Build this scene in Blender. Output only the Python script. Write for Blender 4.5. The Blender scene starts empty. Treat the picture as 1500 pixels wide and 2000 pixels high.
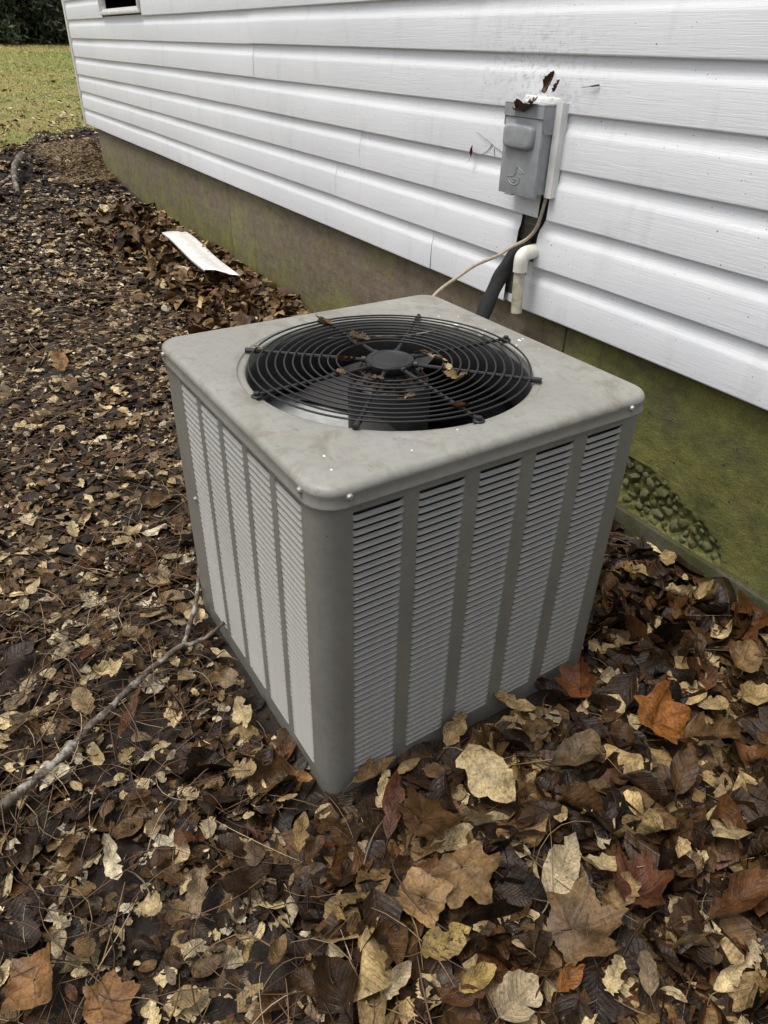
import bpy, bmesh, math, random
import numpy as np
from mathutils import Vector, Matrix

R_ = math.radians
rng = np.random.default_rng(11)
random.seed(5)
SC = bpy.context.scene
COL = SC.collection

# ------------------------------------------------------------------ camera
cam = bpy.data.cameras.new('camera')
cam_o = bpy.data.objects.new('camera', cam)
COL.objects.link(cam_o)
CAM_P = Vector((0.7187, -0.3421, 1.1509))
cr, cu, cf = Vector((0.5167, 0.8559, 0.021)), Vector((-0.4813, 0.2701, 0.8339)), Vector((-0.7081, 0.441, -0.5515))
cam_o.matrix_world = Matrix(((cr.x, cu.x, -cf.x, CAM_P.x), (cr.y, cu.y, -cf.y, CAM_P.y), (cr.z, cu.z, -cf.z, CAM_P.z), (0, 0, 0, 1)))
cam.sensor_fit = 'VERTICAL'
cam.sensor_height = 36.0
cam.lens = 36.0 * 1378.83 / 2000.0
cam.clip_start = 0.02
cam.clip_end = 2000
SC.camera = cam_o
SC.cycles.use_denoising = True
SC.cycles.denoiser = 'OPENIMAGEDENOISE'
SC.cycles.denoising_input_passes = 'RGB_ALBEDO_NORMAL'
SC.cycles.denoising_prefilter = 'ACCURATE'
SC.cycles.use_adaptive_sampling = False
SC.cycles.max_bounces = 6
SC.cycles.diffuse_bounces = 4

# ------------------------------------------------------------------ sky and sun (overcast daylight)
W = bpy.data.worlds.new('World')
SC.world = W
W.use_nodes = True
wn, wl = W.node_tree.nodes, W.node_tree.links
wn.clear()
wo = wn.new('ShaderNodeOutputWorld')
bg = wn.new('ShaderNodeBackground')
sky = wn.new('ShaderNodeTexSky')
sky.sky_type = 'NISHITA'
sky.sun_disc = False
SUN_EL, SUN_AZ = R_(70), R_(194)      # azimuth measured from +Y towards +X
sky.sun_elevation = SUN_EL
sky.sun_rotation = SUN_AZ
sky.air_density = 1.0
sky.dust_density = 6.0
sky.ozone_density = 1.0
hs = wn.new('ShaderNodeHueSaturation')
hs.inputs['Saturation'].default_value = 0.36
wl.new(sky.outputs[0], hs.inputs['Color'])
wl.new(hs.outputs[0], bg.inputs['Color'])
bg.inputs['Strength'].default_value = 0.128
wl.new(bg.outputs[0], wo.inputs['Surface'])
sun = bpy.data.lights.new('sun', 'SUN')
sun.energy = 1.1
sun.angle = R_(16)
sun.color = (1.0, 0.96, 0.90)
sun_o = bpy.data.objects.new('sun', sun)
COL.objects.link(sun_o)
sd = Vector((math.sin(SUN_AZ) * math.cos(SUN_EL), math.cos(SUN_AZ) * math.cos(SUN_EL), math.sin(SUN_EL)))
sun_o.rotation_euler = sd.to_track_quat('Z', 'Y').to_euler()
sun_o.location = sd * 30
SC.view_settings.view_transform = 'Standard'
SC.view_settings.look = 'None'
SC.view_settings.gamma = 1.0
SC.view_settings.exposure = 0.38
SC.view_settings.use_curve_mapping = False

# ------------------------------------------------------------------ helpers
def tag(o, label=None, cat=None, group=None, kind=None):
    if label: o['label'] = label
    if cat: o['category'] = cat
    if group: o['group'] = group
    if kind: o['kind'] = kind
    return o

def empty(name, loc=(0, 0, 0), rz=0.0):
    o = bpy.data.objects.new(name, None)
    COL.objects.link(o)
    o.location = loc
    o.rotation_euler = (0, 0, rz)
    o.empty_display_size = 0.1
    return o

def link(name, me, parent=None):
    o = bpy.data.objects.new(name, me)
    COL.objects.link(o)
    if parent is not None: o.parent = parent
    return o

def sharp(me, ang=35):
    for p in me.polygons: p.use_smooth = True
    me.set_sharp_from_angle(angle=R_(ang))

def mesh(name, V, F, mat, parent=None, ang=35, smooth=True):
    me = bpy.data.meshes.new(name)
    me.from_pydata([tuple(v) for v in V], [], [tuple(f) for f in F])
    me.validate()
    me.update()
    if mat is not None: me.materials.append(mat)
    if smooth: sharp(me, ang)
    return link(name, me, parent)

class MB:
    """collects solids into one mesh"""
    def __init__(s): s.V, s.F = [], []
    def add(s, V, F):
        n = len(s.V)
        s.V += [tuple(v) for v in V]
        s.F += [tuple(i + n for i in f) for f in F]
        return s
    def box(s, x0, x1, y0, y1, z0, z1, b=0.0):
        if b <= 0:
            V = [(x, y, z) for x in (x0, x1) for y in (y0, y1) for z in (z0, z1)]
            F = [(0, 1, 3, 2), (4, 6, 7, 5), (0, 4, 5, 1), (2, 3, 7, 6), (0, 2, 6, 4), (1, 5, 7, 3)]
            return s.add(V, F)
        bm = bmesh.new()
        bmesh.ops.create_cube(bm, size=1)
        for v in bm.verts:
            v.co = Vector((x0 + (v.co.x + .5) * (x1 - x0), y0 + (v.co.y + .5) * (y1 - y0), z0 + (v.co.z + .5) * (z1 - z0)))
        bmesh.ops.bevel(bm, geom=bm.edges[:], offset=b, segments=2, affect='EDGES', profile=.5)
        bm.verts.index_update()
        V = [v.co[:] for v in bm.verts]
        F = [[v.index for v in f.verts] for f in bm.faces]
        bm.free()
        return s.add(V, F)
    def tube(s, pts, r, n=8, cap=True, closed=False):
        pts = [Vector(p) for p in pts]
        rr = r if hasattr(r, '__len__') else [r] * len(pts)
        m = len(pts)
        V, F = [], []
        up = None
        for i, p in enumerate(pts):
            a = pts[(i - 1) % m] if (closed or i > 0) else p
            b = pts[(i + 1) % m] if (closed or i < m - 1) else p
            t = (b - a).normalized()
            if up is None:
                up = Vector((0, 0, 1)) if abs(t.z) < .9 else Vector((1, 0, 0))
            x = t.cross(up).normalized()
            up = x.cross(t).normalized()
            for k in range(n):
                an = 2 * math.pi * k / n
                V.append(p + (x * math.cos(an) + up * math.sin(an)) * rr[i])
        for i in range(m if closed else m - 1):
            j = (i + 1) % m
            for k in range(n):
                l = (k + 1) % n
                F.append((i * n + k, i * n + l, j * n + l, j * n + k))
        if cap and not closed:
            F.append(tuple(range(n))[::-1])
            F.append(tuple((m - 1) * n + k for k in range(n)))
        return s.add(V, F)
    def lathe(s, prof, n=24, c=(0, 0, 0), axis='z', cap=True):
        V, F = [], []
        for (r, h) in prof:
            for k in range(n):
                a = 2 * math.pi * k / n
                q = (r * math.cos(a), r * math.sin(a), h)
                if axis == 'y': q = (q[0], -q[2], q[1])
                if axis == 'x': q = (q[2], q[0], q[1])
                V.append((c[0] + q[0], c[1] + q[1], c[2] + q[2]))
        m = len(prof)
        for i in range(m - 1):
            for k in range(n):
                l = (k + 1) % n
                F.append((i * n + k, i * n + l, (i + 1) * n + l, (i + 1) * n + k))
        if cap:
            F.append(tuple(range(n))[::-1])
            F.append(tuple((m - 1) * n + k for k in range(n)))
        return s.add(V, F)
    def build(s, name, mat, parent=None, ang=35):
        return mesh(name, s.V, s.F, mat, parent, ang)

def spline(pts, n=6):
    """Catmull-Rom through the points"""
    P = [Vector(p) for p in pts]
    P = [P[0] * 2 - P[1]] + P + [P[-1] * 2 - P[-2]]
    out = []
    for i in range(1, len(P) - 2):
        for k in range(n):
            t = k / n
            a, b, c, d = P[i - 1], P[i], P[i + 1], P[i + 2]
            out.append(.5 * ((2 * b) + (c - a) * t + (2 * a - 5 * b + 4 * c - d) * t * t + (3 * b - a - 3 * c + d) * t ** 3))
    out.append(P[-2])
    return out

def np_mesh(name, V, F, mat, col=None, uv=None, smooth=True, parent=None):
    """V (n,3); F (m,k) of equal-size faces; col (n,4) per point; uv (n,2) per point"""
    me = bpy.data.meshes.new(name)
    V = np.ascontiguousarray(V, np.float32)
    F = np.ascontiguousarray(F, np.int32)
    m, k = F.shape
    me.vertices.add(len(V))
    me.vertices.foreach_set('co', V.ravel())
    me.loops.add(m * k)
    me.loops.foreach_set('vertex_index', F.ravel())
    me.polygons.add(m)
    me.polygons.foreach_set('loop_start', np.arange(0, m * k, k, dtype=np.int32))
    if smooth: me.polygons.foreach_set('use_smooth', np.ones(m, bool))
    if col is not None:
        a = me.color_attributes.new('leaf_col', 'FLOAT_COLOR', 'POINT')
        a.data.foreach_set('color', np.ascontiguousarray(col, np.float32).ravel())
    if uv is not None:
        u = me.uv_layers.new(name='UVMap')
        u.data.foreach_set('uv', np.ascontiguousarray(uv[F.ravel()], np.float32).ravel())
    if mat is not None: me.materials.append(mat)
    me.update(calc_edges=True)
    return link(name, me, parent)

# ------------------------------------------------------------------ material helpers
class NT:
    def __init__(s, name):
        s.m = bpy.data.materials.new(name)
        s.m.use_nodes = True
        s.t = s.m.node_tree
        s.t.nodes.clear()
        s.out = s.t.nodes.new('ShaderNodeOutputMaterial')
        s.b = s.t.nodes.new('ShaderNodeBsdfPrincipled')
        s.t.links.new(s.b.outputs[0], s.out.inputs['Surface'])
        s._tc = None
    def n(s, typ, **kw):
        o = s.t.nodes.new(typ)
        for k, v in kw.items(): setattr(o, k, v)
        return o
    def l(s, a, b): s.t.links.new(a, b)
    def tc(s, which='Object'):
        if s._tc is None: s._tc = s.n('ShaderNodeTexCoord')
        return s._tc.outputs[which]
    def mapped(s, scale=(1, 1, 1), src=None, loc=(0, 0, 0), rot=(0, 0, 0)):
        mp = s.n('ShaderNodeMapping')
        mp.inputs['Scale'].default_value = scale
        mp.inputs['Location'].default_value = loc
        mp.inputs['Rotation'].default_value = rot
        s.l(src or s.tc(), mp.inputs['Vector'])
        return mp.outputs[0]
    def noise(s, scale, detail=4, rough=.55, src=None, dist=0.0):
        o = s.n('ShaderNodeTexNoise')
        o.inputs['Scale'].default_value = scale
        o.inputs['Detail'].default_value = detail
        o.inputs['Roughness'].default_value = rough
        o.inputs['Distortion'].default_value = dist
        s.l(src or s.tc(), o.inputs['Vector'])
        return o.outputs['Fac']
    def voro(s, scale, src=None, feature='F1', rand=1.0):
        o = s.n('ShaderNodeTexVoronoi', feature=feature)
        o.inputs['Scale'].default_value = scale
        o.inputs['Randomness'].default_value = rand
        s.l(src or s.tc(), o.inputs['Vector'])
        return o
    def ramp(s, fac, stops, interp='LINEAR'):
        r = s.n('ShaderNodeValToRGB')
        r.color_ramp.interpolation = interp
        e = r.color_ramp.elements
        while len(e) < len(stops): e.new(.5)
        for k, (p, c) in enumerate(stops):
            e[k].position = p
            e[k].color = (c, c, c, 1) if not hasattr(c, '__len__') else (*c[:3], 1)
        s.l(fac, r.inputs[0])
        return r.outputs[0]
    def mix(s, fac, a, b, mode='MIX'):
        m = s.n('ShaderNodeMix', data_type='RGBA', blend_type=mode)
        for sock, v in ((m.inputs[0], fac), (m.inputs[6], a), (m.inputs[7], b)):
            if hasattr(v, 'default_value') or hasattr(v, 'is_linked'): s.l(v, sock)
            else: sock.default_value = v if not hasattr(v, '__len__') else (*v[:3], 1)
        return m.outputs[2]
    def math(s, op, a, b=None, c=None, clamp=False):
        m = s.n('ShaderNodeMath', operation=op, use_clamp=clamp)
        for i, v in enumerate((a, b, c)):
            if v is None: continue
            if hasattr(v, 'is_linked'): s.l(v, m.inputs[i])
            else: m.inputs[i].default_value = v
        return m.outputs[0]
    def col(s, v):
        if hasattr(v, 'is_linked'): s.l(v, s.b.inputs['Base Color'])
        else: s.b.inputs['Base Color'].default_value = (*v[:3], 1)
    def set(s, **kw):
        for k, v in kw.items():
            i = s.b.inputs[k.replace('_', ' ')]
            if hasattr(v, 'is_linked'): s.l(v, i)
            else: i.default_value = v
    def bump(s, h, dist=.002, strength=1.0, prev=None):
        b = s.n('ShaderNodeBump')
        b.inputs['Strength'].default_value = strength
        b.inputs['Distance'].default_value = dist
        s.l(h, b.inputs['Height'])
        if prev is not None: s.l(prev, b.inputs['Normal'])
        s.l(b.outputs[0], s.b.inputs['Normal'])
        return b.outputs[0]

def M_simple(name, c, rough=.5, metal=0.0, mott=.15, mscale=30, bumpd=0.0, bscale=200):
    t = NT(name)
    f = t.noise(mscale, 5)
    k = t.ramp(f, [(.3, 1 - mott), (.7, 1 + mott)])
    t.col(t.mix(1.0, c, k, 'MULTIPLY'))
    t.set(Roughness=rough, Metallic=metal)
    if bumpd: t.bump(t.noise(bscale, 3), bumpd, .6)
    return t.m

def specks(t, scale, size, amount_scale=6, thr=.5, src=None):
    """sparse little specks: 1 where a speck is"""
    v = t.voro(scale, src)
    d = t.ramp(v.outputs['Distance'], [(size, 1), (size * 1.5, 0)])
    rnd = t.n('ShaderNodeSeparateColor')
    t.l(v.outputs['Color'], rnd.inputs[0])
    keep = t.math('GREATER_THAN', rnd.outputs[0], thr)
    return t.math('MULTIPLY', d, keep)

# --- vinyl siding
t = NT('white_vinyl')
g1 = t.noise(1.0, 6, .62, t.mapped((9, 60, 330)), .6)
big = t.noise(2.2, 4, .6, t.mapped((1, 1, 2)))
streak = t.noise(1.0, 4, .6, t.mapped((14, 14, 3)))
c = t.mix(t.ramp(big, [(.35, 0), (.7, 1)]), (.835, .855, .875), (.775, .80, .825))
c = t.mix(t.ramp(streak, [(.56, 0), (.8, .42)]), c, (.56, .56, .53))
fine = t.noise(160, 3, .7)
c = t.mix(t.ramp(fine, [(.55, 0), (.75, .25)]), c, (.60, .60, .57))
sx_ = t.n('ShaderNodeSeparateXYZ'); t.l(t.tc(), sx_.inputs[0])
dx_ = t.math('MULTIPLY', t.math('ADD', sx_.outputs[0], .95), 3.0)
dz_ = t.math('MULTIPLY', t.math('SUBTRACT', sx_.outputs[2], 1.08), 5.0)
near = t.math('SUBTRACT', 1.0, t.math('SQRT', t.math('ADD', t.math('MULTIPLY', dx_, dx_), t.math('MULTIPLY', dz_, dz_))), clamp=True)
smut = t.math('MULTIPLY', near, t.ramp(t.noise(1.0, 6, .7, t.mapped((55, 55, 75))), [(.50, 0), (.66, 1)]))
c = t.mix(t.math('MULTIPLY', smut, .5), c, (.16, .155, .14))
sp = specks(t, 30, .05, thr=.90)
sp2 = specks(t, 120, .13, thr=.965)
c = t.mix(t.math('MULTIPLY', t.math('MAXIMUM', sp, sp2), .8), c, (.09, .085, .075))
t.col(c)
t.set(Roughness=.42)
t.b.inputs['Specular IOR Level'].default_value = .4
t.bump(g1, .0016, .55)
VINYL = t.m

t = NT('white_vinyl_trim')
f = t.noise(25, 4)
t.col(t.mix(t.ramp(f, [(.4, 0), (.8, 1)]), (.80, .80, .78), (.62, .61, .57)))
t.set(Roughness=.45)
VTRIM = t.m

# --- concrete with algae
t = NT('mossy_concrete')
pos = t.tc()
sep = t.n('ShaderNodeSeparateXYZ'); t.l(pos, sep.inputs[0])
n1 = t.noise(5, 6, .62)
n2 = t.noise(26, 5, .65)
n3 = t.noise(1.0, 5, .6, t.mapped((3.5, 3.5, 30), rot=(0, .12, 0)))
fine = t.noise(190, 3, .7)
base = t.mix(t.ramp(n2, [(.3, 0), (.72, 1)]), (.128, .094, .064), (.235, .182, .128))
base = t.mix(t.ramp(n3, [(.45, 0), (.75, .45)]), base, (.29, .25, .19))
# algae: much on the section right of the seam, less and patchy to the left
gx = t.n('ShaderNodeMapRange'); t.l(sep.outputs[0], gx.inputs[0])
gx.inputs[1].default_value, gx.inputs[2].default_value, gx.inputs[3].default_value, gx.inputs[4].default_value = -.80, -.55, .02, .42
gz = t.n('ShaderNodeMapRange'); t.l(sep.outputs[2], gz.inputs[0])
gz.inputs[1].default_value, gz.inputs[2].default_value, gz.inputs[3].default_value, gz.inputs[4].default_value = .04, .36, .24, .0
gl = t.n('ShaderNodeMapRange'); t.l(sep.outputs[0], gl.inputs[0])
gl.inputs[1].default_value, gl.inputs[2].default_value, gl.inputs[3].default_value, gl.inputs[4].default_value = -1.8, -3.4, .02, .10
amt = t.math('ADD', t.math('ADD', gx.outputs[0], gz.outputs[0]), t.math('ADD', t.math('ADD', n1, gl.outputs[0]), t.math('MULTIPLY', t.math('SUBTRACT', n2, .5), .35)))
moss = t.mix(t.ramp(t.math('ADD', t.math('MULTIPLY', n1, .6), t.math('MULTIPLY', n2, .4)), [(.38, 0), (.60, 1)]), (.085, .100, .020), (.235, .235, .050))
c = t.mix(t.ramp(amt, [(.52, 0), (.92, .88)]), base, moss)
c = t.mix(t.ramp(fine, [(.35, .45), (.62, 0)]), c, (.035, .035, .018))
st = t.noise(1.0, 4, .6, t.mapped((9, 9, 1.2)))
c = t.mix(t.ramp(st, [(.60, 0), (.74, .55)]), c, (.06, .052, .035))
pit = specks(t, 45, .13, thr=.82)
c = t.mix(t.math('MULTIPLY', pit, .8), c, (.02, .018, .012))
t.col(c)
t.set(Roughness=.85)
t.bump(t.math('ADD', t.math('MULTIPLY', fine, .5), t.math('ADD', n2, t.math('MULTIPLY', n3, .6))), .006, .8)
CONCRETE = t.m

t = NT('mossy_stone')
oi = t.n('ShaderNodeObjectInfo')
n2 = t.noise(70, 4)
c0 = t.ramp(oi.outputs['Random'], [(0, (.15, .145, .09)), (.5, (.10, .098, .042)), (1, (.25, .24, .19))])
t.col(t.mix(t.ramp(n2, [(.36, 0), (.52, .95)]), c0, (.095, .098, .022)))
t.set(Roughness=.7)
t.bump(n2, .002, .6)
STONE = t.m

# --- air conditioner paint
def ac_paint(name, a, b, dirt, stain=False):
    t = NT(name)
    n1 = t.noise(7, 6, .62)
    n2 = t.noise(60, 4, .6)
    n3 = t.noise(1.0, 5, .65, t.mapped((30, 30, 3)))
    c = t.mix(t.ramp(n1, [(.35, 0), (.7, 1)]), a, b)
    c = t.mix(t.ramp(n2, [(.45, 0), (.75, dirt)]), c, tuple(x * .55 for x in a))
    if stain:
        n4 = t.noise(13, 7, .68, dist=.8)
        c = t.mix(t.ramp(n4, [(.53, 0), (.66, .62)]), c, (.165, .145, .105))
        n5 = t.noise(34, 6, .7, t.mapped((1, 2.2, 1), rot=(0, 0, .7)))
        c = t.mix(t.ramp(n5, [(.60, 0), (.70, .6)]), c, (.15, .115, .075))
        n6 = t.noise(9, 3, .5, t.mapped((1, 1, 1), loc=(4, 2, 1)))
        rust = t.math('MULTIPLY', t.ramp(n6, [(.58, 0), (.66, 1)]), t.ramp(t.noise(110, 4), [(.5, 0), (.6, .7)]))
        c = t.mix(t.math('MULTIPLY', rust, .28), c, (.24, .13, .08))
        sc = t.noise(1.0, 3, .5, t.mapped((80, 6, 1), rot=(0, 0, .5)))
        c = t.mix(t.ramp(sc, [(.70, 0), (.76, .22)]), c, (.46, .45, .41))
    else:
        c = t.mix(t.ramp(n3, [(.55, 0), (.8, dirt)]), c, tuple(x * .6 for x in b))
        sp = specks(t, 60, .07, thr=.86)
        c = t.mix(t.math('MULTIPLY', sp, .8), c, (.03, .028, .025))
    t.col(c)
    t.set(Roughness=t.ramp(n1, [(.3, .34), (.7, .52)]))
    t.b.inputs['Specular IOR Level'].default_value = .5
    t.bump(t.math('ADD', t.noise(420, 2), t.math('MULTIPLY', t.noise(9, 2), 3.0)), .0005, .5)
    return t.m
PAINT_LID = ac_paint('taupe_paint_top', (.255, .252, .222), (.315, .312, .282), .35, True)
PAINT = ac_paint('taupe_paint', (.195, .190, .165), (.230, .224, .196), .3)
PAINT_LOUVER_LIT = ac_paint('taupe_paint_lit_louver', (.268, .262, .236), (.312, .305, .278), .25)  # same paint as the panels, colour lightened for light on the upturned slats
BLACK = M_simple('black_coated_wire', (.012, .012, .012), .55, 0, .3, 60, .0006)
DARK = M_simple('dark_fan_metal', (.040, .039, .039), .6, 0, .35, 25, .0008)
SHROUD = M_simple('black_shroud', (.016, .016, .016), .55, 0, .3, 30)
GALV = M_simple('galvanised_sheet', (.56, .57, .56), .55, .0, .18, 40, .0006, 120)
SCREW = M_simple('zinc_screw', (.42, .41, .39), .5, .6, .2, 200)
BOXGREY = M_simple('grey_box_enamel', (.325, .342, .352), .48, 0, .16, 22, .0007, 260)
PVC = M_simple('aged_white_pvc', (.76, .74, .66), .4, 0, .14, 30, .0006)
PVC_OLD = M_simple('stained_white_pvc', (.56, .52, .40), .5, 0, .42, 38, .0006)
RUBBER = M_simple('black_foam_insulation', (.010, .010, .010), .85, 0, .35, 40, .002, 90)
CABLE = M_simple('beige_cable_sheath', (.42, .36, .26), .5, 0, .2, 60)
FLECK = M_simple('white_paint_fleck', (.85, .85, .82), .6, 0, .05)
GLASS = M_simple('dark_window_glass', (.045, .047, .05), .25, 0, .1, 3)
CURTAIN = M_simple('grey_curtain', (.10, .105, .11), .8, 0, .2, 20)
CORE = M_simple('dark_sheathing_paper', (.05, .045, .04), .9, 0, .2, 20)

t = NT('coil_fins')
w = t.n('ShaderNodeTexWave'); w.inputs['Scale'].default_value = 60; w.bands_direction = 'Z'
t.l(t.tc(), w.inputs['Vector'])
t.col(t.mix(w.outputs['Fac'], (.012, .012, .012), (.05, .05, .05)))
t.set(Roughness=.6)
t.bump(w.outputs['Fac'], .003, .8)
COIL = t.m

t = NT('weathered_board')
gr = t.noise(1.0, 5, .65, t.mapped((6, 40, 130)), .5)
t.col(t.mix(t.ramp(gr, [(.3, 0), (.7, 1)]), (.055, .047, .038), (.17, .15, .125)))
t.set(Roughness=.85)
t.bump(gr, .003, .8)
WOOD = t.m

# --- ground, bark, needles
t = NT('damp_soil')
n1 = t.noise(9, 6, .65)
n2 = t.noise(90, 5, .7)
c = t.mix(t.ramp(n1, [(.3, 0), (.7, 1)]), (.012, .008, .005), (.032, .021, .013))
c = t.mix(t.ramp(n2, [(.5, 0), (.75, .7)]), c, (.060, .038, .021))
t.col(c)
t.set(Roughness=.85)
t.bump(t.math('ADD', n2, t.math('MULTIPLY', n1, 2)), .012, .9)
SOIL = t.m

t = NT('autumn_lawn')
n1 = t.noise(.55, 5, .6, t.mapped((1, .6, 1)))
n2 = t.noise(7, 5, .65)
n3 = t.noise(60, 4, .7)
c = t.mix(t.ramp(n1, [(.40, 0), (.58, 1)]), (.24, .27, .055), (.46, .36, .14))
c = t.mix(t.ramp(n2, [(.4, 0), (.7, .7)]), c, (.22, .22, .05))
c = t.mix(t.ramp(n3, [(.35, .5), (.6, 0)]), c, (.06, .06, .018))
t.col(c)
t.set(Roughness=.9)
t.bump(n3, .03, .9)
LAWN = t.m

t = NT('lichen_bark')
n1 = t.noise(60, 5, .65)
n2 = t.noise(20, 5, .65)
c = t.mix(t.ramp(n1, [(.35, 0), (.7, 1)]), (.045, .032, .022), (.17, .135, .10))
c = t.mix(t.ramp(n2, [(.51, 0), (.60, .8)]), c, (.40, .39, .33))
t.col(c)
t.set(Roughness=.8)
t.bump(n1, .003, .9)
BARK = t.m

t = NT('pine_needle')
at = t.n('ShaderNodeAttribute', attribute_name='leaf_col')
t.col(at.outputs['Color'])
t.set(Roughness=.55)
NEEDLE = t.m

t = NT('mossy_footing')
n1 = t.noise(6, 5, .6); n2 = t.noise(50, 5, .65)
c = t.mix(t.ramp(n1, [(.40, 0), (.60, 1)]), (.095, .090, .062), (.050, .062, .013))
t.col(t.mix(t.ramp(n2, [(.4, .6), (.65, 0)]), c, (.035, .032, .018)))
t.set(Roughness=.9)
t.bump(n2, .006, .8)
FOOTING = t.m

def leaf_mat(name, palmate):
    t = NT(name)
    at = t.n('ShaderNodeAttribute', attribute_name='leaf_col')
    uvn = t.n('ShaderNodeUVMap'); uvn.uv_map = 'UVMap'
    s = t.n('ShaderNodeSeparateXYZ'); t.l(uvn.outputs[0], s.inputs[0])
    u, v = s.outputs[0], s.outputs[1]
    if not palmate:
        av = t.math('ABSOLUTE', v)
        mid = t.ramp(av, [(.0, 1), (.035, 1), (.075, 0)])
        ph = t.math('FRACT', t.math('SUBTRACT', t.math('MULTIPLY', u, 9.0), t.math('MULTIPLY', av, 2.6)))
        side = t.ramp(t.math('ABSOLUTE', t.math('SUBTRACT', ph, .5)), [(.0, 1), (.05, .8), (.13, 0)])
        vein = t.math('MAXIMUM', mid, t.math('MULTIPLY', side, .6))
        pillow = t.math('MULTIPLY', t.math('ABSOLUTE', t.math('SUBTRACT', ph, .5)), 1.0)
    else:
        ang = t.math('ABSOLUTE', t.math('ARCTAN2', v, u))
        r = t.math('SQRT', t.math('ADD', t.math('MULTIPLY', u, u), t.math('MULTIPLY', v, v)))
        vs = None
        for a in (0.0, .82, 1.75):
            d = t.math('MULTIPLY', t.math('ABSOLUTE', t.math('SINE', t.math('SUBTRACT', ang, a))), r)
            q = t.ramp(d, [(.0, 1), (.010, 1), (.026, 0)])
            vs = q if vs is None else t.math('MAXIMUM', vs, q)
        vein = vs
        pillow = t.noise(9, 2, .5, uvn.outputs[0])
    n1 = t.noise(38, 5, .65)
    n2 = t.noise(230, 4, .7)
    n3 = t.noise(85, 4, .6, dist=.5)
    k = t.ramp(n1, [(.30, .30), (.70, 1.12)])
    c = t.mix(1.0, t.mix(1.0, at.outputs['Color'], (1.08, 1.0, .80), 'MULTIPLY'), k, 'MULTIPLY')
    c = t.mix(t.ramp(n2, [(.38, .55), (.58, 0)]), c, t.mix(1.0, c, (.35, .28, .22), 'MULTIPLY'))
    c = t.mix(t.ramp(n3, [(.60, 0), (.70, .75)]), c, t.mix(1.0, c, (.22, .17, .13), 'MULTIPLY'))
    sp = t.math('MULTIPLY', t.ramp(t.noise(150, 3, .6), [(.56, 0), (.62, 1)]), at.outputs['Alpha'])
    c = t.mix(t.math('MULTIPLY', sp, .9), c, (.022, .015, .011))
    c = t.mix(t.math('MULTIPLY', vein, .30), c, t.mix(1.0, c, (.45, .36, .28), 'MULTIPLY'))
    t.col(c)
    t.set(Roughness=t.ramp(n1, [(.3, .30), (.7, .66)]))
    t.b.inputs['Specular IOR Level'].default_value = .27
    h = t.math('ADD', t.math('MULTIPLY', vein, -.5), t.math('ADD', t.math('MULTIPLY', pillow, .22), t.math('MULTIPLY', n3, 1.6)))
    t.bump(h, .0022, .7)
    return t.m
LEAF = leaf_mat('dead_leaf', False)
MAPLE = leaf_mat('dead_maple_leaf', True)

def foliage_mat(name, a, b):
    t = NT(name)
    g = t.noise(1.3, 3)
    n = t.noise(14, 3)
    c = t.mix(t.ramp(g, [(.35, 0), (.65, 1)]), a, b)
    t.col(t.mix(1.0, c, t.ramp(n, [(.3, .55), (.7, 1.4)]), 'MULTIPLY'))
    t.set(Roughness=.6)
    return t.m
FOLIAGE = foliage_mat('evergreen_leaf', (.022, .035, .010), (.045, .060, .018))

# ------------------------------------------------------------------ ground
GX = [-400, -60, -40, -22, -14, -10, -8, -6.8, -6.4, -5.3, -4.6, -2.5, -.5, 3, 400]
GZ = [1.4, 1.25, 1.15, 1.02, .68, .45, .35, .22, .11, .07, .03, .03, -.03, -.03, -.03]
def gz(x, y):
    x, y = np.asarray(x, float), np.asarray(y, float)
    b = np.interp(x, GX, GZ)
    w = np.where(x > -5, np.clip((y + .6) / 1.5, 0, 1), np.clip((y + .6) / 1.5 + np.clip((-5 - x) / 2, 0, 1), 0, 1))
    z = -.03 + (b + .03) * w
    bump = .010 * np.sin(x * 5.1 + 1) * np.sin(y * 6.3) + .006 * np.sin(x * 13 + 2 * y) * np.sin(y * 11 - x)
    return z + bump * np.clip((x + 12) / 4, 0, 1) * np.clip((6 - np.abs(y)) / 2, 0, 1)

def grid_sheet(name, xs, ys, mat, dz=0.0, jit=0.0):
    X, Y = np.meshgrid(xs, ys, indexing='ij')
    Z = gz(X, Y) + dz
    if jit: Z = Z + rng.normal(0, jit, Z.shape) * (np.abs(X) < 15)
    V = np.stack([X, Y, Z], -1).reshape(-1, 3)
    nx, ny = len(xs), len(ys)
    i = np.arange((nx - 1) * ny).reshape(nx - 1, ny)[:, :-1].ravel()
    F = np.stack([i, i + ny, i + ny + 1, i + 1], -1)
    return np_mesh(name, V, F, mat)

def border_x(y):            # where the litter ends and the lawn begins
    return -7.45 - .55 * np.clip(np.asarray(y) - .4, -2, 3) + .18 * np.sin(np.asarray(y) * 4.1) + .1 * np.sin(np.asarray(y) * 9)

xs = np.concatenate([[-400, -120, -60, -40, -30], np.arange(-22, -10, .5), np.arange(-10, -3.5, .12), np.arange(-3.5, 1.6, .04), np.arange(1.6, 6, .4), [8, 15, 40, 400]])
ys = np.concatenate([[-400, -60, -20, -12], np.arange(-8, -1.6, .2), np.arange(-1.6, 1.3, .04), np.arange(1.3, 8, .4), [10, 20, 40, 120, 400]])
ground = grid_sheet('ground', xs, ys, SOIL, 0, .0025)
tag(ground, 'damp brown soil under the leaf litter beside the house', 'ground', kind='structure')
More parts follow.
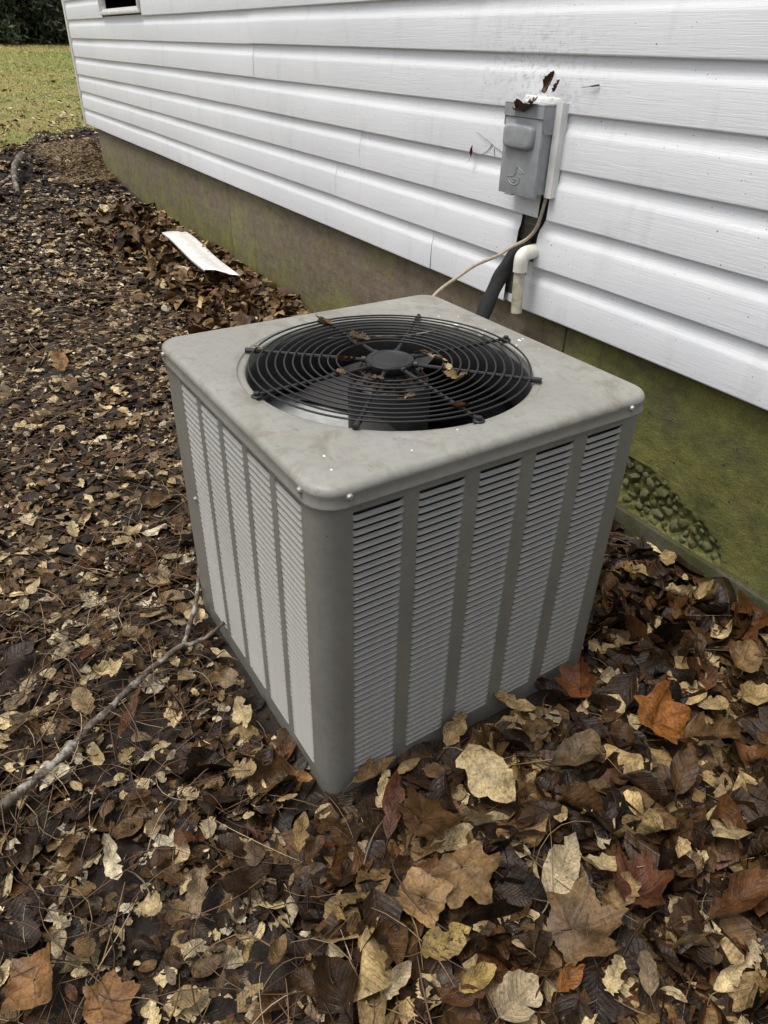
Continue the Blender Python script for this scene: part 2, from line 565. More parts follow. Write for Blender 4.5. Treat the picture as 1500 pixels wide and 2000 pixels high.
# lawn sheet lies a little above the soil beyond the litter
lx = np.linspace(0, 1, 60) ** 1.7
ly = np.concatenate([[-60, -20, -12], np.arange(-8, 12, .3), [14, 20, 40, 90]])
X = np.zeros((60, len(ly))); Y = np.zeros_like(X)
for j, y in enumerate(ly):
    X[:, j] = border_x(y) - lx * 300
    Y[:, j] = y
Z = gz(X, Y) + .018
Z[0, :] -= .02
i = np.arange(59 * len(ly)).reshape(59, len(ly))[:, :-1].ravel()
lawn = np_mesh('lawn', np.stack([X, Y, Z], -1).reshape(-1, 3), np.stack([i, i + 1, i + len(ly) + 1, i + len(ly)], -1), LAWN)
tag(lawn, 'green lawn with tan patches rising behind the house corner', 'lawn', kind='structure')

# ------------------------------------------------------------------ house
YW = 1.1387          # lip plane of the siding
YB = YW + .0145      # back plane of the siding
YF = 1.169           # face of the foundation
ZB, EXP = .4909, .1302
XC = -6.98
XR = 3.4
house = empty('house', (0, YF, 0))
house.location = (0, 0, 0)
tag(house, 'house wall of white lapped vinyl siding on a mossy concrete foundation', 'house')
MB().box(-6.93, XR, YB + .012, YB + .35, ZB + .012, 2.75).build('wall_core', CORE, house)

PROF = [(.004, .004), (.0130, .0002), (.0143, .0012), (.0146, .0045), (.0140, .045), (.0134, .080), (.0126, .0855), (.0108, .0910), (.0086, .0965), (.0070, .1030), (.0061, .111), (.0056, .121), (.0052, .138)]
def siding(x0, x1, k, lift=0.0, curl0=0.0, curl1=0.0, zcut=None, name='siding_panel'):
    n = max(2, int((x1 - x0) / .22) + 1)
    X = np.linspace(x0, x1, n)
    X[1:-1] += rng.uniform(-.03, .03, n - 2)
    ph = rng.uniform(0, 6, 3)
    V, F = [], []
    m = len(PROF)
    for i, x in enumerate(X):
        wav = .0011 * math.sin(x * 2.3 + ph[0]) + .0006 * math.sin(x * 6.1 + ph[1])
        sag = .0012 * math.sin(x * 1.3 + ph[2])
        c = (curl0 if i == 0 else 0) + (curl1 if i == n - 1 else 0)
        for (tt, z) in PROF:
            s = min(1, max(0, z / .1))
            V.append((x, YB - tt - lift - (wav * (1 - s) if tt > .004 else 0) - c * (1 - .5 * s), ZB + k * EXP + z + sag * (1 if z < .11 else 0)))
    for i in range(n - 1):
        for j in range(m - 1):
            F.append((i * m + j, (i + 1) * m + j, (i + 1) * m + j + 1, i * m + j + 1))
    # end returns give the sheet its thickness
    nv = len(V)
    for e, xx in ((0, x0 + .002), (n - 1, x1 - .002)):
        b = len(V)
        for j in range(m):
            vx = V[e * m + j]
            V.append((xx, vx[1] + .0022, vx[2]))
        for j in range(m - 1):
            q = (e * m + j, e * m + j + 1, b + j + 1, b + j)
            F.append(q if e == 0 else q[::-1])
    return mesh(name, V, F, VINYL, house, 50)

JOINT = {0: [-4.9, -1.39], 1: [-2.1, -5.6], 2: [-4.23, -1.9], 3: [-3.26, .8], 4: [-2.90, -6.1], 5: [-2.902, 1.2], 6: [-1.2, 1.9]}
WX0, WX1, WZ0, WZ1 = -5.69, -4.66, 1.287, 2.25      # window opening
GAP = {0: (-.975, -.895), 1: (-.947, -.861), 2: (-.868, -.8335)}   # where the siding was cut for the lines
for k in range(17):
    cuts = sorted(JOINT.get(k, [rng.uniform(-6, -4), rng.uniform(-3, -1), rng.uniform(0, 2)]))
    ends = [XC + .004] + cuts + [XR]
    segs = [(ends[i] - (.03 if i else 0), ends[i + 1]) for i in range(len(ends) - 1)]
    holes = []
    if k in GAP: holes.append(GAP[k])
    if ZB + k * EXP + .13 > WZ0 and ZB + k * EXP < WZ1 + .02 and k >= 6: holes.append((WX0 - .006, WX1 + .006))
    out = []
    for a, b in segs:
        todo = [(a, b)]
        for h0, h1 in holes:
            nxt = []
            for p, q in todo:
                if q <= h0 or p >= h1: nxt.append((p, q)); continue
                if p < h0 - .02: nxt.append((p, h0))
                if q > h1 + .02: nxt.append((h1, q))
            todo = nxt
        out += todo
    for i, (a, b) in enumerate(out):
        c1 = .006 if k in GAP and abs(b - GAP[k][0]) < .01 else 0
        c0 = .006 if k in GAP and abs(a - GAP[k][1]) < .01 else 0
        siding(a, b, k, lift=.0015 * (i % 2), curl0=c0, curl1=c1)

# corner post, with its channel
c = MB()
c.box(XC - .072, XC - .012, YW - .006, YW + .05, ZB - .012, 2.75, .004)
c.box(XC - .012, XC + .002, YW + .004, YW + .05, ZB - .008, 2.75)
c.box(XC - .072, XC - .04, YW + .05, YW + .37, ZB - .012, 2.75, .003)
c.build('corner_post', VTRIM, house)
# starter strip behind the lowest lip
MB().box(XC, XR, YB - .0028, YB + .010, ZB - .002, ZB + .02).build('starter_strip', VTRIM, house)
# board behind the cut
MB().box(-1.12, -.745, YB + .003, YB + .0115, ZB + .01, .675).box(-1.12, -.745, YB + .004, YB + .0115, .6785, .90).build('sheathing_board', WOOD, house)

# window
win = MB()
fw = .022
win.box(WX0, WX1, YW - .018, YB + .03, WZ0, WZ0 + fw, .004).box(WX0, WX1, YW - .018, YB + .03, WZ1 - fw, WZ1, .004)
win.box(WX0, WX0 + fw, YW - .018, YB + .03, WZ0 + fw, WZ1 - fw, .004).box(WX1 - fw, WX1, YW - .018, YB + .03, WZ0 + fw, WZ1 - fw, .004)
wo_ = win.build('window', VTRIM, house)
s_ = MB()
a0, a1, b0, b1, sw = WX0 + fw, WX1 - fw, WZ0 + fw, WZ1 - fw, .014
s_.box(a0, a1, YW - .004, YB + .03, b0, b0 + sw, .003).box(a0, a1, YW - .004, YB + .03, b1 - sw, b1, .003)
s_.box(a0, a0 + sw, YW - .004, YB + .03, b0 + sw, b1 - sw, .003).box(a1 - sw, a1, YW - .004, YB + .03, b0 + sw, b1 - sw, .003)
s_.box(a0 + sw, a1 - sw, YW, YB + .03, (b0 + b1) / 2 - .02, (b0 + b1) / 2 + .02, .003)
s_.build('sash', VTRIM, wo_)
MB().box(a0 + sw, a1 - sw, YB + .012, YB + .016, b0 + sw, (b0 + b1) / 2 - .02).box(a0 + sw, a1 - sw, YB + .012, YB + .016, (b0 + b1) / 2 + .02, b1 - sw).build('pane', GLASS, wo_)

# foundation in three pours with open seams
def found(x0, x1, z0=-.35, z1=ZB + .03):
    return MB().box(x0, x1, YF, YF + .25, z0, z1, .003)
def foundation(x0, x1): return found(x0, x1).build('concrete_section', CONCRETE, house)
sec1 = foundation(-6.70, -3.487)
sec2 = foundation(-3.482, -.727)
# right section: its lower part has a honeycombed patch with exposed stones
px0, px1, pz0, pz1 = -.50, .02, .036, .20
m = found(-.722, px0, -.35, ZB + .03)
m.box(px1, XR, YF, YF + .25, -.35, ZB + .03)
m.box(px0, px1, YF, YF + .25, pz1, ZB + .03)
m.box(px0, px1, YF, YF + .25, -.35, pz0)
nx, nz = 105, 34
gx_ = np.linspace(px0, px1, nx); gzz = np.linspace(pz0, pz1, nz)
PX, PZ = np.meshgrid(gx_, gzz, indexing='ij')
# the patch: a band that rises to the left
cz = .052 + (-PX - .05) * .20
band = np.clip(1.15 - np.abs(PZ - cz - .012) / (.030 + .055 * np.clip((-PX - .05) / .3, 0, 1)), 0, 1) * np.clip((PX + .47) / .03, 0, 1) * np.clip((-.055 - PX) / .05, 0, 1)
nois = sum(np.sin(PX * f + a) * np.sin(PZ * f * 1.1 + b) for f, a, b in ((90, 1, 2), (160, 3, .5), (230, 0, 4))) / 3
dep = np.clip(band * 2 - .3 + nois * .6, 0, 1)
dep[0] = dep[-1] = 0; dep[:, 0] = dep[:, -1] = 0
PY = YF + dep * .014
V = np.stack([PX, PY, PZ], -1).reshape(-1, 3)
F = [(i * nz + j, (i + 1) * nz + j, (i + 1) * nz + j + 1, i * nz + j + 1) for i in range(nx - 1) for j in range(nz - 1)]
m.add(V, F)
sec3 = m.build('concrete_section', CONCRETE, house, 40)
def rock_mesh(seed):
    bm = bmesh.new()
    bmesh.ops.create_icosphere(bm, subdivisions=2, radius=1)
    r = random.Random(seed)
    off = [Vector((r.uniform(-1, 1), r.uniform(-1, 1), r.uniform(-1, 1))).normalized() for _ in range(7)]
    for v in bm.verts:
        d = 1.0
        for o in off:
            q = v.co.dot(o)
            if q > .62: d = min(d, .62 / q + .06)
        v.co *= d
    me = bpy.data.meshes.new('pebble')
    bm.to_mesh(me); bm.free()
    me.materials.append(STONE)
    sharp(me, 30)
    return me
rocks = [rock_mesh(s) for s in range(5)]
placed = []
rr = random.Random(3)
tries = 0
while len(placed) < 60 and tries < 6000:
    tries += 1
    x = rr.uniform(-.455, -.075)
    z = rr.uniform(.045, .18)
    r = rr.choice([.008, .011, .014, .017, .019]) * rr.uniform(.85, 1.1)
    i, j = int((x - px0) / (px1 - px0) * (nx - 1)), int((z - pz0) / (pz1 - pz0) * (nz - 1))
    if band[i, j] < .18: continue
    if any((x - a) ** 2 + (z - b) ** 2 < (.74 * (r + q)) ** 2 for a, b, q in placed): continue
    placed.append((x, z, r))
    o = link('pebble', rocks[len(placed) % 5], sec3)
    o.location = (x, YF + .004 + r * rr.uniform(.10, .45), z)
    o.scale = (r * rr.uniform(.8, 1.5), r * .62, r * rr.uniform(.75, 1.05))
    o.rotation_euler = (rr.uniform(-.4, .4), rr.uniform(0, 3), rr.uniform(-.4, .4))
MB().box(-.719, XR, YF - .018, YF - .0005, -.35, .0405, .004).build('footing_ledge', FOOTING, house)

# plain strip beside the disconnect box
tr = MB()
tr.box(-.8375, -.8130, 1.1170, 1.1195, .8120, 1.0385).box(-.8375, -.8345, 1.1195, YW, .8135, 1.037).box(-.8155, -.8130, 1.1195, YW, .8135, 1.037)
tag(tr.build('trim_strip', VTRIM, house), 'narrow white vinyl strip along the right side of the grey box')
# sealant smeared over the wall above the box
V, F = [], []
ns = 26
for i in range(ns):
    for j in range(5):
        x = -.985 + .145 * i / (ns - 1)
        z = 1.030 + j * .0050 * (.96 + .08 * rr.random())
        edge = (i in (0, ns - 1)) or j == 4
        V.append((x, YW + .004 - (0 if edge else .005 + .004 * rr.random()), z))
for i in range(ns - 1):
    for j in range(4):
        F.append((i * 5 + j, (i + 1) * 5 + j, (i + 1) * 5 + j + 1, i * 5 + j + 1))
tag(mesh('sealant', V, F, FLECK, house, 60), 'rough white sealant smeared above the grey box')

# ------------------------------------------------------------------ air conditioner
LX, LY, H = .691, .679, .65
PSI = .0252
def ac2w(u, v, z=0):
    return (u * math.cos(PSI) - v * math.sin(PSI), u * math.sin(PSI) + v * math.cos(PSI), z)
ac = empty('air_conditioner', ac2w(-LX / 2, LY / 2), PSI)
tag(ac, 'square taupe outdoor air conditioner with louvred sides and a round fan grille on top', 'air conditioner')
def U(u): return u + LX / 2
def Vv(v): return v - LY / 2
INS = .0054
x0, x1, y0, y1 = -LX / 2 + INS, LX / 2 - INS, -LY / 2 + INS, LY / 2 - INS
ZT, ZBOT = H - .010, -.03
# louvre columns (front = face along the wall direction, right = face towards the camera side)
FCOL = [(U(a), U(b)) for a, b in ((-.572, -.487), (-.468, -.382), (-.362, -.275), (-.256, -.168), (-.149, -.0615))]
RCOL = [(Vv(a), Vv(b)) for a, b in ((.0585, .1455), (.173, .260), (.289, .376), (.406, .493), (.524, .612))]
PITCH = .01345
NR = 43
ZL1 = .6000
ZL0 = ZL1 - NR * PITCH
RC = .036     # corner radius
def side_sheet(name, a, b, cols, put):
    """flat sheet from a to b (metres along the face) with a slot per louvre column; put(s, depth, z)"""
    m = MB()
    xs = sorted([a, b] + [q for c in cols for q in c])
    def quad(s0, s1, za, zb):
        m.add([put(s0, 0, za), put(s1, 0, za), put(s1, 0, zb), put(s0, 0, zb)], [(0, 1, 2, 3)])
        m.add([put(s0, .0012, za), put(s1, .0012, za), put(s1, .0012, zb), put(s0, .0012, zb)], [(3, 2, 1, 0)])
    for i in range(len(xs) - 1):
        s0, s1 = xs[i], xs[i + 1]
        if any(abs(s0 - c[0]) < 1e-6 for c in cols):
            quad(s0, s1, ZBOT, ZL0 - .001)
            quad(s0, s1, ZL1 + .001, ZT)
        else:
            quad(s0, s1, ZBOT, ZT)
    for c0, c1 in cols:     # returns of the slots
        for s in (c0, c1):
            m.add([put(s, 0, ZL0), put(s, .006, ZL0), put(s, .006, ZL1), put(s, 0, ZL1)], [(0, 1, 2, 3), (3, 2, 1, 0)][:1])
    return m.build(name, PAINT, ac)
front = side_sheet('side_panel', x0 + RC, x1 - RC, FCOL, lambda s, d, z: (s, y0 + d, z))
right = side_sheet('side_panel', y0 + RC, y1 - RC, RCOL, lambda s, d, z: (x1 - d, s, z))
back = side_sheet('side_panel', x0 + RC, x1 - RC, FCOL, lambda s, d, z: (-s, y1 - d, z))
left = side_sheet('side_panel', y0 + RC, y1 - RC, RCOL, lambda s, d, z: (x0 + d, -s, z))
def corner(cx, cy, a0):
    V, F = [], []
    n = 10
    for i in range(n + 1):
        a = a0 + math.pi / 2 * i / n
        for z in (ZBOT, .0, .2, .4, ZT):
            V.append((cx + RC * math.cos(a), cy + RC * math.sin(a), z))
    for i in range(n):
        for j in range(4):
            F.append((i * 5 + j, (i + 1) * 5 + j, (i + 1) * 5 + j + 1, i * 5 + j + 1))
    mesh('corner_post', V, F, PAINT, ac, 60)
corner(x1 - RC, y0 + RC, -math.pi / 2)
corner(x0 + RC, y0 + RC, math.pi)
corner(x1 - RC, y1 - RC, 0)
corner(x0 + RC, y1 - RC, math.pi / 2)

# one louvre: a stamped tongue that leans out and down, closed at both ends
def louver_geo(L):
    ss = [0, .0008, .002, .0042, .0075, .012, L / 2, L - .012, L - .0075, L - .0042, L - .002, L - .0008, L]
    V, F = [], []
    D, TA, RI = .0014, .0105, .0046
    for s in ss:
        d = min(s, L - s)
        e = math.sqrt(max(0, 1 - (1 - min(1, d / TA)) ** 2))
        zt = .50 - .63 * e
        for q in (0, .12, .28, .44, .60, .75, .88, 1.0):
            V.append((s - L / 2, .0003 + RI * e * (1 - q) - D * e * q ** 1.4, (zt + (-.49 - zt) * q) * PITCH))
        V.append((s - L / 2, .0003 - D * e + .0011 * e, -.525 * PITCH))
    m = 9
    for i in range(len(ss) - 1):
        for j in range(m - 1):
            F.append((i * m + j, i * m + j + 1, (i + 1) * m + j + 1, (i + 1) * m + j))
    return V, [f[::-1] for f in F]
louver_me = {}
def louver_mesh(L):
    k = round(L, 4)
    if k not in louver_me:
        V, F = louver_geo(L)
        me = bpy.data.meshes.new('louver')
        me.from_pydata(V, [], F)
        me.materials.append(PAINT_LOUVER_LIT)
        sharp(me, 60)
        louver_me[k] = me
    return louver_me[k]
n_l = 0
rest = MB()
def add_louver(s0, s1, r, put_loc, rz, panel, single):
    z = ZL1 - (r + .5) * PITCH
    L = s1 - s0
    if single:
        o = link('louver', louver_mesh(L), panel)
        o.location = put_loc((s0 + s1) / 2, z)
        o.rotation_euler = (random.gauss(0, .006), random.gauss(0, .0012), rz + random.gauss(0, .003))
    else:
        V, F = louver_geo(L)
        ca, sa = math.cos(rz), math.sin(rz)
        p = put_loc((s0 + s1) / 2, z)
        rest.add([(p[0] + x * ca - y * sa, p[1] + x * sa + y * ca, p[2] + zz) for x, y, zz in V], F)
for (a, b) in RCOL:
    for r in range(NR): add_louver(a, b, r, lambda s, z: (x1, s, z), math.pi / 2, right, True)
for ci, (a, b) in enumerate(FCOL):
    for r in range(NR):
        add_louver(a, b, r, lambda s, z: (s, y0, z), 0, front, ci == 4 or (ci == 3 and r < 42))
for (a, b) in FCOL:
    for r in range(NR): add_louver(-b, -a, r, lambda s, z: (s, y1, z), math.pi, back, False)
for (a, b) in RCOL:
    for r in range(NR): add_louver(-b, -a, r, lambda s, z: (x0, s, z), -math.pi / 2, left, False)
ro = rest.build('louver', PAINT_LOUVER_LIT, ac, 60)
tag(ro, kind='stuff')
# the dark coil behind the louvres and the floor of the unit
cm = MB()
q = .028
for (ax, bx, ay, by) in ((x0 + q, x1 - q, y0 + q, y0 + q + .004), (x0 + q, x1 - q, y1 - q - .004, y1 - q), (x0 + q, x0 + q + .004, y0 + q + .004, y1 - q - .004), (x1 - q - .004, x1 - q, y0 + q + .004, y1 - q - .004)):
    cm.box(ax, bx, ay, by, -.02, H - .07)
cm.build('coil', COIL, ac)
MB().box(x0 + .003, x1 - .003, y0 + .003, y1 - .003, -.028, -.022).build('base_pan', SHROUD, ac)

# top cover: rounded square with a rolled edge, a shallow groove and a round opening
N = 256
RO, RG = .268, .2835
def rsq(hx, hy, rad, a):
    """distance from the centre to a rounded rectangle in direction a"""
    dx, dy = math.cos(a), math.sin(a)
    lo, hi = .1, .8
    for _ in range(40):
        mid = (lo + hi) / 2
        px, py = abs(dx * mid), abs(dy * mid)
        ox, oy = max(px - (hx - rad), 0), max(py - (hy - rad), 0)
        inside = (px <= hx and py <= hy) and (math.hypot(ox, oy) <= rad or ox == 0 or oy == 0)
        if inside: lo = mid
        else: hi = mid
    return lo
rings = []
hx, hy, rad, roll = LX / 2, LY / 2, .046, .0125
angs = [2 * math.pi * i / N for i in range(N)]
def sq(inset, z): rings.append([(rsq(hx - inset, hy - inset, max(.006, rad - inset), a), z) for a in angs])
sk = .0335
sq(.0030, H - sk + .0012)
sq(-.0014, H - sk)
sq(-.0016, H - sk + .0022)
sq(.0002, H - sk + .005)
sq(.0002, H - roll - .004)
sq(0, H - roll)
for k in range(1, 7):
    b = math.pi / 2 * k / 6
    sq(roll * (1 - math.cos(b)), H - roll + roll * math.sin(b))
last = rings[-1]
for w_ in (.25, .55, .85): rings.append([(r * (1 - w_) + RG * 1.02 * w_, H + .0012 * math.sin(math.pi * w_)) for (r, z) in last])
for r, z in ((RG + .0022, H), (RG + .0008, H - .0004), (RG - .0004, H - .0034), (RG - .0022, H - .0040), (RG - .006, H - .0036), (RO + .006, H - .0038), (RO + .0028, H - .0046), (RO + .0008, H - .0065), (RO, H - .010), (RO, H - .022)):
    rings.append([(r, z)] * N)
V, F = [], []
for rg in rings:
    for a, (r, z) in zip(angs, rg): V.append((r * math.cos(a), r * math.sin(a), z))
for i in range(len(rings) - 1):
    for k in range(N):
        l = (k + 1) % N
        F.append((i * N + k, i * N + l, (i + 1) * N + l, (i + 1) * N + k))
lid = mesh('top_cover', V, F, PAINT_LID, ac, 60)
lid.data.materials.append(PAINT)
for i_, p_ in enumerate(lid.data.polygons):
    if i_ < 5 * N: p_.material_index = 1      # the skirt takes the darker side paint, the top a lighter one
MB().lathe([(RO + .001, H - .0215), (RO - .003, H - .024), (RO - .004, H - .06), (RO - .010, H - .10), (RO + .01, H - .13)], 96, cap=False).build('shroud', SHROUD, ac, 60)

# screws
def screw(x, y, z, nx, ny):
    m = MB()
    m.lathe([(.0058, 0), (.0058, .0008), (.0048, .0014), (.0042, .0042), (.0032, .0050)], 10)
    Rm = Vector((nx, ny, 0)).to_track_quat('Z', 'Y').to_matrix()
    m.V = [tuple(Rm @ Vector(v) + Vector((x, y, z))) for v in m.V]
    m.build('screw', SCREW, ac)
screw(U(-.050), -hy, H - .0165, 0, -1)
screw(hx, Vv(.050), H - .0165, 1, 0)
screw(hx, Vv(.617), H - .0165, 1, 0)
screw(U(-.640), -hy, H - .0165, 0, -1)
screw(U(-.585), y0, .325, 0, -1)

# fan guard
def arc(r, z, n=96): return [(r * math.cos(2 * math.pi * k / n), r * math.sin(2 * math.pi * k / n), z) for k in range(n)]
guard = MB().lathe([(.030, H - .006), (.043, H - .008), (.0465, H + .000), (.0465, H + .007), (.044, H + .0105), (.036, H + .0115), (.034, H + .0102), (.032, H + .0114), (.014, H + .0122), (.004, H + .0124)], 32).build('fan_guard', BLACK, ac)
for k in range(11):
    r = .2625 - k * .0162
    ph = rng.uniform(0, 6)
    P = [(x, y, H + .0072 + .0006 * math.sin(3 * math.atan2(y, x) + ph)) for x, y, z in arc(r, 0)]
    MB().tube(P, .00185, 7, closed=True).build('guard_ring', BLACK, guard, 80)
for i, an in enumerate((-132, -87, -44, -2, 42, 88, 134, 179)):
    a = R_(an)
    d = Vector((math.cos(a), math.sin(a), 0))
    m = MB()
    tab = i % 2 == 1
    re = .281 if not tab else .273
    m.tube([d * .046 + Vector((0, 0, H + .004)), d * .054 + Vector((0, 0, H + .004))], .0062, 10)
    m.tube([d * .05 + Vector((0, 0, H + .0035)), d * re + Vector((0, 0, H + .0030))], .0036, 8)
    if tab:
        c_ = d * .278
        m.lathe([(.0095, H - .0015), (.0100, H + .0022), (.0085, H + .0034)], 14, (c_.x, c_.y, 0))
        m.lathe([(.0058, H + .003), (.0055, H + .0080), (.0040, H + .0090)], 6, (c_.x, c_.y, 0))
    else:
        m.tube([d * (re - .022) + Vector((0, 0, H + .0030)), d * (re + .002) + Vector((0, 0, H + .0030))], .0052, 9)
    m.build('guard_spoke', BLACK, guard)
# motor and fan
MB().lathe([(.06, .40), (.078, .42), (.080, H - .055), (.074, H - .034), (.060, H - .026), (.045, H - .022), (.03, H - .004)], 36).build('motor', DARK, ac)
for k in range(2):
    a0 = R_(152 + 180 * k)
    V, F = [], []
    nr, na = 8, 12
    for i in range(nr + 1):
        r = .075 + (.252 - .075) * i / nr
        sw_ = R_(34 + 8 * (i / nr))
        for j in range(na + 1):
            f = j / na
            a = a0 - sw_ * (f - .5) * 1.9 + R_(10) * (i / nr)
            V.append((r * math.cos(a), r * math.sin(a), .545 + .075 * (f - .5) + .012 * math.sin(math.pi * f)))
    for i in range(nr):
        for j in range(na):
            F.append((i * (na + 1) + j, (i + 1) * (na + 1) + j, (i + 1) * (na + 1) + j + 1, i * (na + 1) + j + 1))
    mesh('fan_blade', V, F, DARK, ac, 60)
cb = MB()
cb.box(U(-.632), U(-.412), Vv(.045), Vv(.345), .20, .497, .004)
cb.box(U(-.412), U(-.406), Vv(.045), Vv(.348), .20, .503, .001)
cb.box(U(-.392), U(-.386), Vv(.045), Vv(.348), .20, .495, .001)
cb.box(U(-.56), U(-.47), Vv(.10), Vv(.22), .497, .502, .002)
cbo = cb.build('control_box', GALV, ac)
# paint flecks on the cover
m = MB()
for (u, v, s) in ((-.4581, .5815, .008), (-.3901, .5969, .0085), (-.5233, .5842, .003), (-.3173, .6388, .005), (-.3211, .6506, .003), (-.405, .62, .002), (-.36, .605, .002), (-.3, .615, .0025), (-.26, .64, .002), (-.06, .28, .002), (-.04, .18, .002), (-.5, .62, .002), (-.09, .06, .003), (-.05, .05, .0025)):
    n = 9
    P = [(U(u) + s * rr.uniform(.6, 1.1) * math.cos(2 * math.pi * k / n), Vv(v) + s * .7 * rr.uniform(.6, 1.1) * math.sin(2 * math.pi * k / n)) for k in range(n)]
    m.add([(x, y, H - .0030) for x, y in P] + [(x, y, H + .0016) for x, y in P], [tuple(range(n, 2 * n))] + [(k, (k + 1) % n, n + (k + 1) % n, n + k) for k in range(n)])
tag(m.build('paint_fleck', FLECK, lid), kind='stuff')

# ------------------------------------------------------------------ disconnect box on the wall
BX0, BX1, BYF, BZ0, BZ1 = -.989, -.8395, 1.0790, .8110, 1.0300
bx = empty('disconnect_box', ((BX0 + BX1) / 2, YW, BZ0))
tag(bx, 'grey metal electrical disconnect box with a raised bump mounted on the siding', 'electrical box')
ox, oy, oz = (BX0 + BX1) / 2, YW, BZ0
def L_(x, y, z): return (x - ox, y - oy, z - oz)
def lbox(m, a, b, c_, d, e, f, bv=0.0):
    return m.box(a - ox, b - ox, c_ - oy, d - oy, e - oz, f - oz, bv)
lbox(MB(), BX0 + .004, BX1 - .002, BYF + .012, YW + .004, BZ0 + .006, BZ1 - .002, .003).build('enclosure', BOXGREY, bx)
# cover: front with a fold down both sides
cv = MB()
lbox(cv, BX0, BX1 + .001, BYF, BYF + .0116, BZ0 - .002, BZ1 - .031, .0028)
cover = cv.build('cover', BOXGREY, bx)
# raised bump on the cover
V, F = [], []
bx0, bx1, bz0, bz1 = BX0 + .008, BX1 - .020, .9235, .9845
nn, mm = 40, 4
cxm, czm = (bx0 + bx1) / 2, (bz0 + bz1) / 2
for (f, d) in ((1.0, .0005), (.985, .006), (.95, .011), (.88, .0145), (.75, .016), (.4, .0165), (.02, .0165)):
    for k in range(nn):
        a = 2 * math.pi * k / nn
        e = .42
        cx_, sx_ = math.cos(a), math.sin(a)
        V.append(L_(cxm + f * (bx1 - bx0) / 2 * math.copysign(abs(cx_) ** e, cx_), BYF - d, czm + f * (bz1 - bz0) / 2 * math.copysign(abs(sx_) ** e, sx_)))
for i in range(6):
    for k in range(nn):
        l = (k + 1) % nn
        F.append((i * nn + k, i * nn + l, (i + 1) * nn + l, (i + 1) * nn + k))
F.append(tuple(6 * nn + k for k in range(nn)))
mesh('cover_bump', V, F, BOXGREY, cover, 50)
# hood over the cover with side ears
hd = MB()
lbox(hd, BX0 - .002, BX1 + .003, BYF - .003, YW + .004, BZ1 - .0015, BZ1 + .0025, .001)
lbox(hd, BX0 - .002, BX1 + .003, BYF - .003, BYF - .0005, BZ1 - .030, BZ1 - .0015)
for sx, xa in ((0, BX0 - .002), (1, BX1 + .0012)):
    pr = [(BYF - .0005, BZ1 - .002), (BYF - .0005, BZ1 - .050), (BYF + .010, BZ1 - .066), (BYF + .040, BZ1 - .066), (BYF + .040, BZ1 - .002)]
    n = len(pr)
    VV = [L_(xa, y, z) for y, z in pr] + [L_(xa + .0018, y, z) for y, z in pr]
    hd.add(VV, [tuple(range(n)), tuple(range(n, 2 * n))[::-1]] + [(k, (k + 1) % n, n + (k + 1) % n, n + k)[::-1] for k in range(n)])
hd.build('hood', BOXGREY, bx)
# bird emblem embossed in relief at the bottom of the cover
def relief(pts, closed=True):
    P = [L_(x, BYF - .0006, z) for x, z in pts]
    mbb = MB()
    mbb.tube(P, .0009, 6, closed=closed, cap=not closed)
    return mbb
ex, ez = BX0 + .034, BZ0 + .024
es = .058
duck = [(0, .40), (.16, .42), (.36, .45), (.50, .50), (.58, .66), (.60, .86), (.72, .98), (.86, .88), (1.14, .70), (.90, .66), (.80, .58), (.92, .42), (.88, .18), (.68, .03), (.42, .0), (.18, .12)]
em = relief(spline([(ex + x * es, ez + z * es * .82) for x, z in duck] + [(ex + duck[0][0] * es, ez + duck[0][1] * es * .82)], 3)[:-1])
wing = [(.26, .28), (.46, .32), (.64, .28), (.54, .16), (.38, .17)]
em2 = relief(spline([(ex + x * es, ez + z * es * .82) for x, z in wing] + [(ex + wing[0][0] * es, ez + wing[0][1] * es * .82)], 3)[:-1])
em.add(em2.V, em2.F)
em.build('emblem', BOXGREY, cover, 60)
# knock-outs and screw on the right side
k_ = MB()
for (y, z, r) in ((BYF + .046, BZ0 + .036, .020), (BYF + .050, BZ0 + .036, .011)):
    P = [(BX1 - .0018 - ox, y + r * math.cos(2 * math.pi * k / 28) - oy, z + r * math.sin(2 * math.pi * k / 28) - oz) for k in range(28)]
    k_.tube(P, .0011, 6, closed=True)
k_.build('knockout', BOXGREY, bx, 60)
k_ = MB().lathe([(.0038, 0), (.0038, .001), (.0028, .0022)], 10, (BX1 - .0022 - ox, BYF + .038 - oy, .010), axis='x')
k_.build('screw', SCREW, bx)
lbox(MB(), BX0 + .03, BX0 + .062, BYF - .004, BYF + .016, BZ0 - .004, BZ0 - .0025).build('hasp', SCREW, bx)

# ------------------------------------------------------------------ lines between the wall and the unit
cab = [(-.84, 1.132, .83), (-.84, 1.128, .812), (-.8531, 1.122, .737), (-.875, 1.11, .6981), (-.9023, 1.08, .673), (-.8948, 1.02, .6553), (-.8965, .95, .6385), (-.8725, .88, .6243), (-.8277, .765, .5977), (-.79, .70, .55), (-.72, .66, .48)]
tag(MB().tube(spline(cab, 6), .0048, 8).build('cable', CABLE, ang=80), 'thin beige cable drooping from the wall gap to the back of the unit', 'cable')
hose = [(-.905, 1.150, .672), (-.9135, 1.12, .655), (-.919, 1.10, .6342), (-.9083, 1.06, .5992), (-.8745, 1.0, .5566), (-.844, .95, .5129), (-.8083, .9, .4625), (-.78, .84, .39), (-.72, .79, .28), (-.68, .72, .2)]
hp = spline(hose, 5)
tag(MB().tube(hp, [.0215 + .0015 * math.sin(i * .9) for i in range(len(hp))], 14).build('insulated_hose', RUBBER, ang=80), 'thick black insulated hose running from the wall gap down behind the unit', 'hose')
slot = [(-.848, 1.149, .83), (-.851, 1.147, .77), (-.872, 1.147, .72), (-.90, 1.145, .69), (-.912, 1.13, .665)]
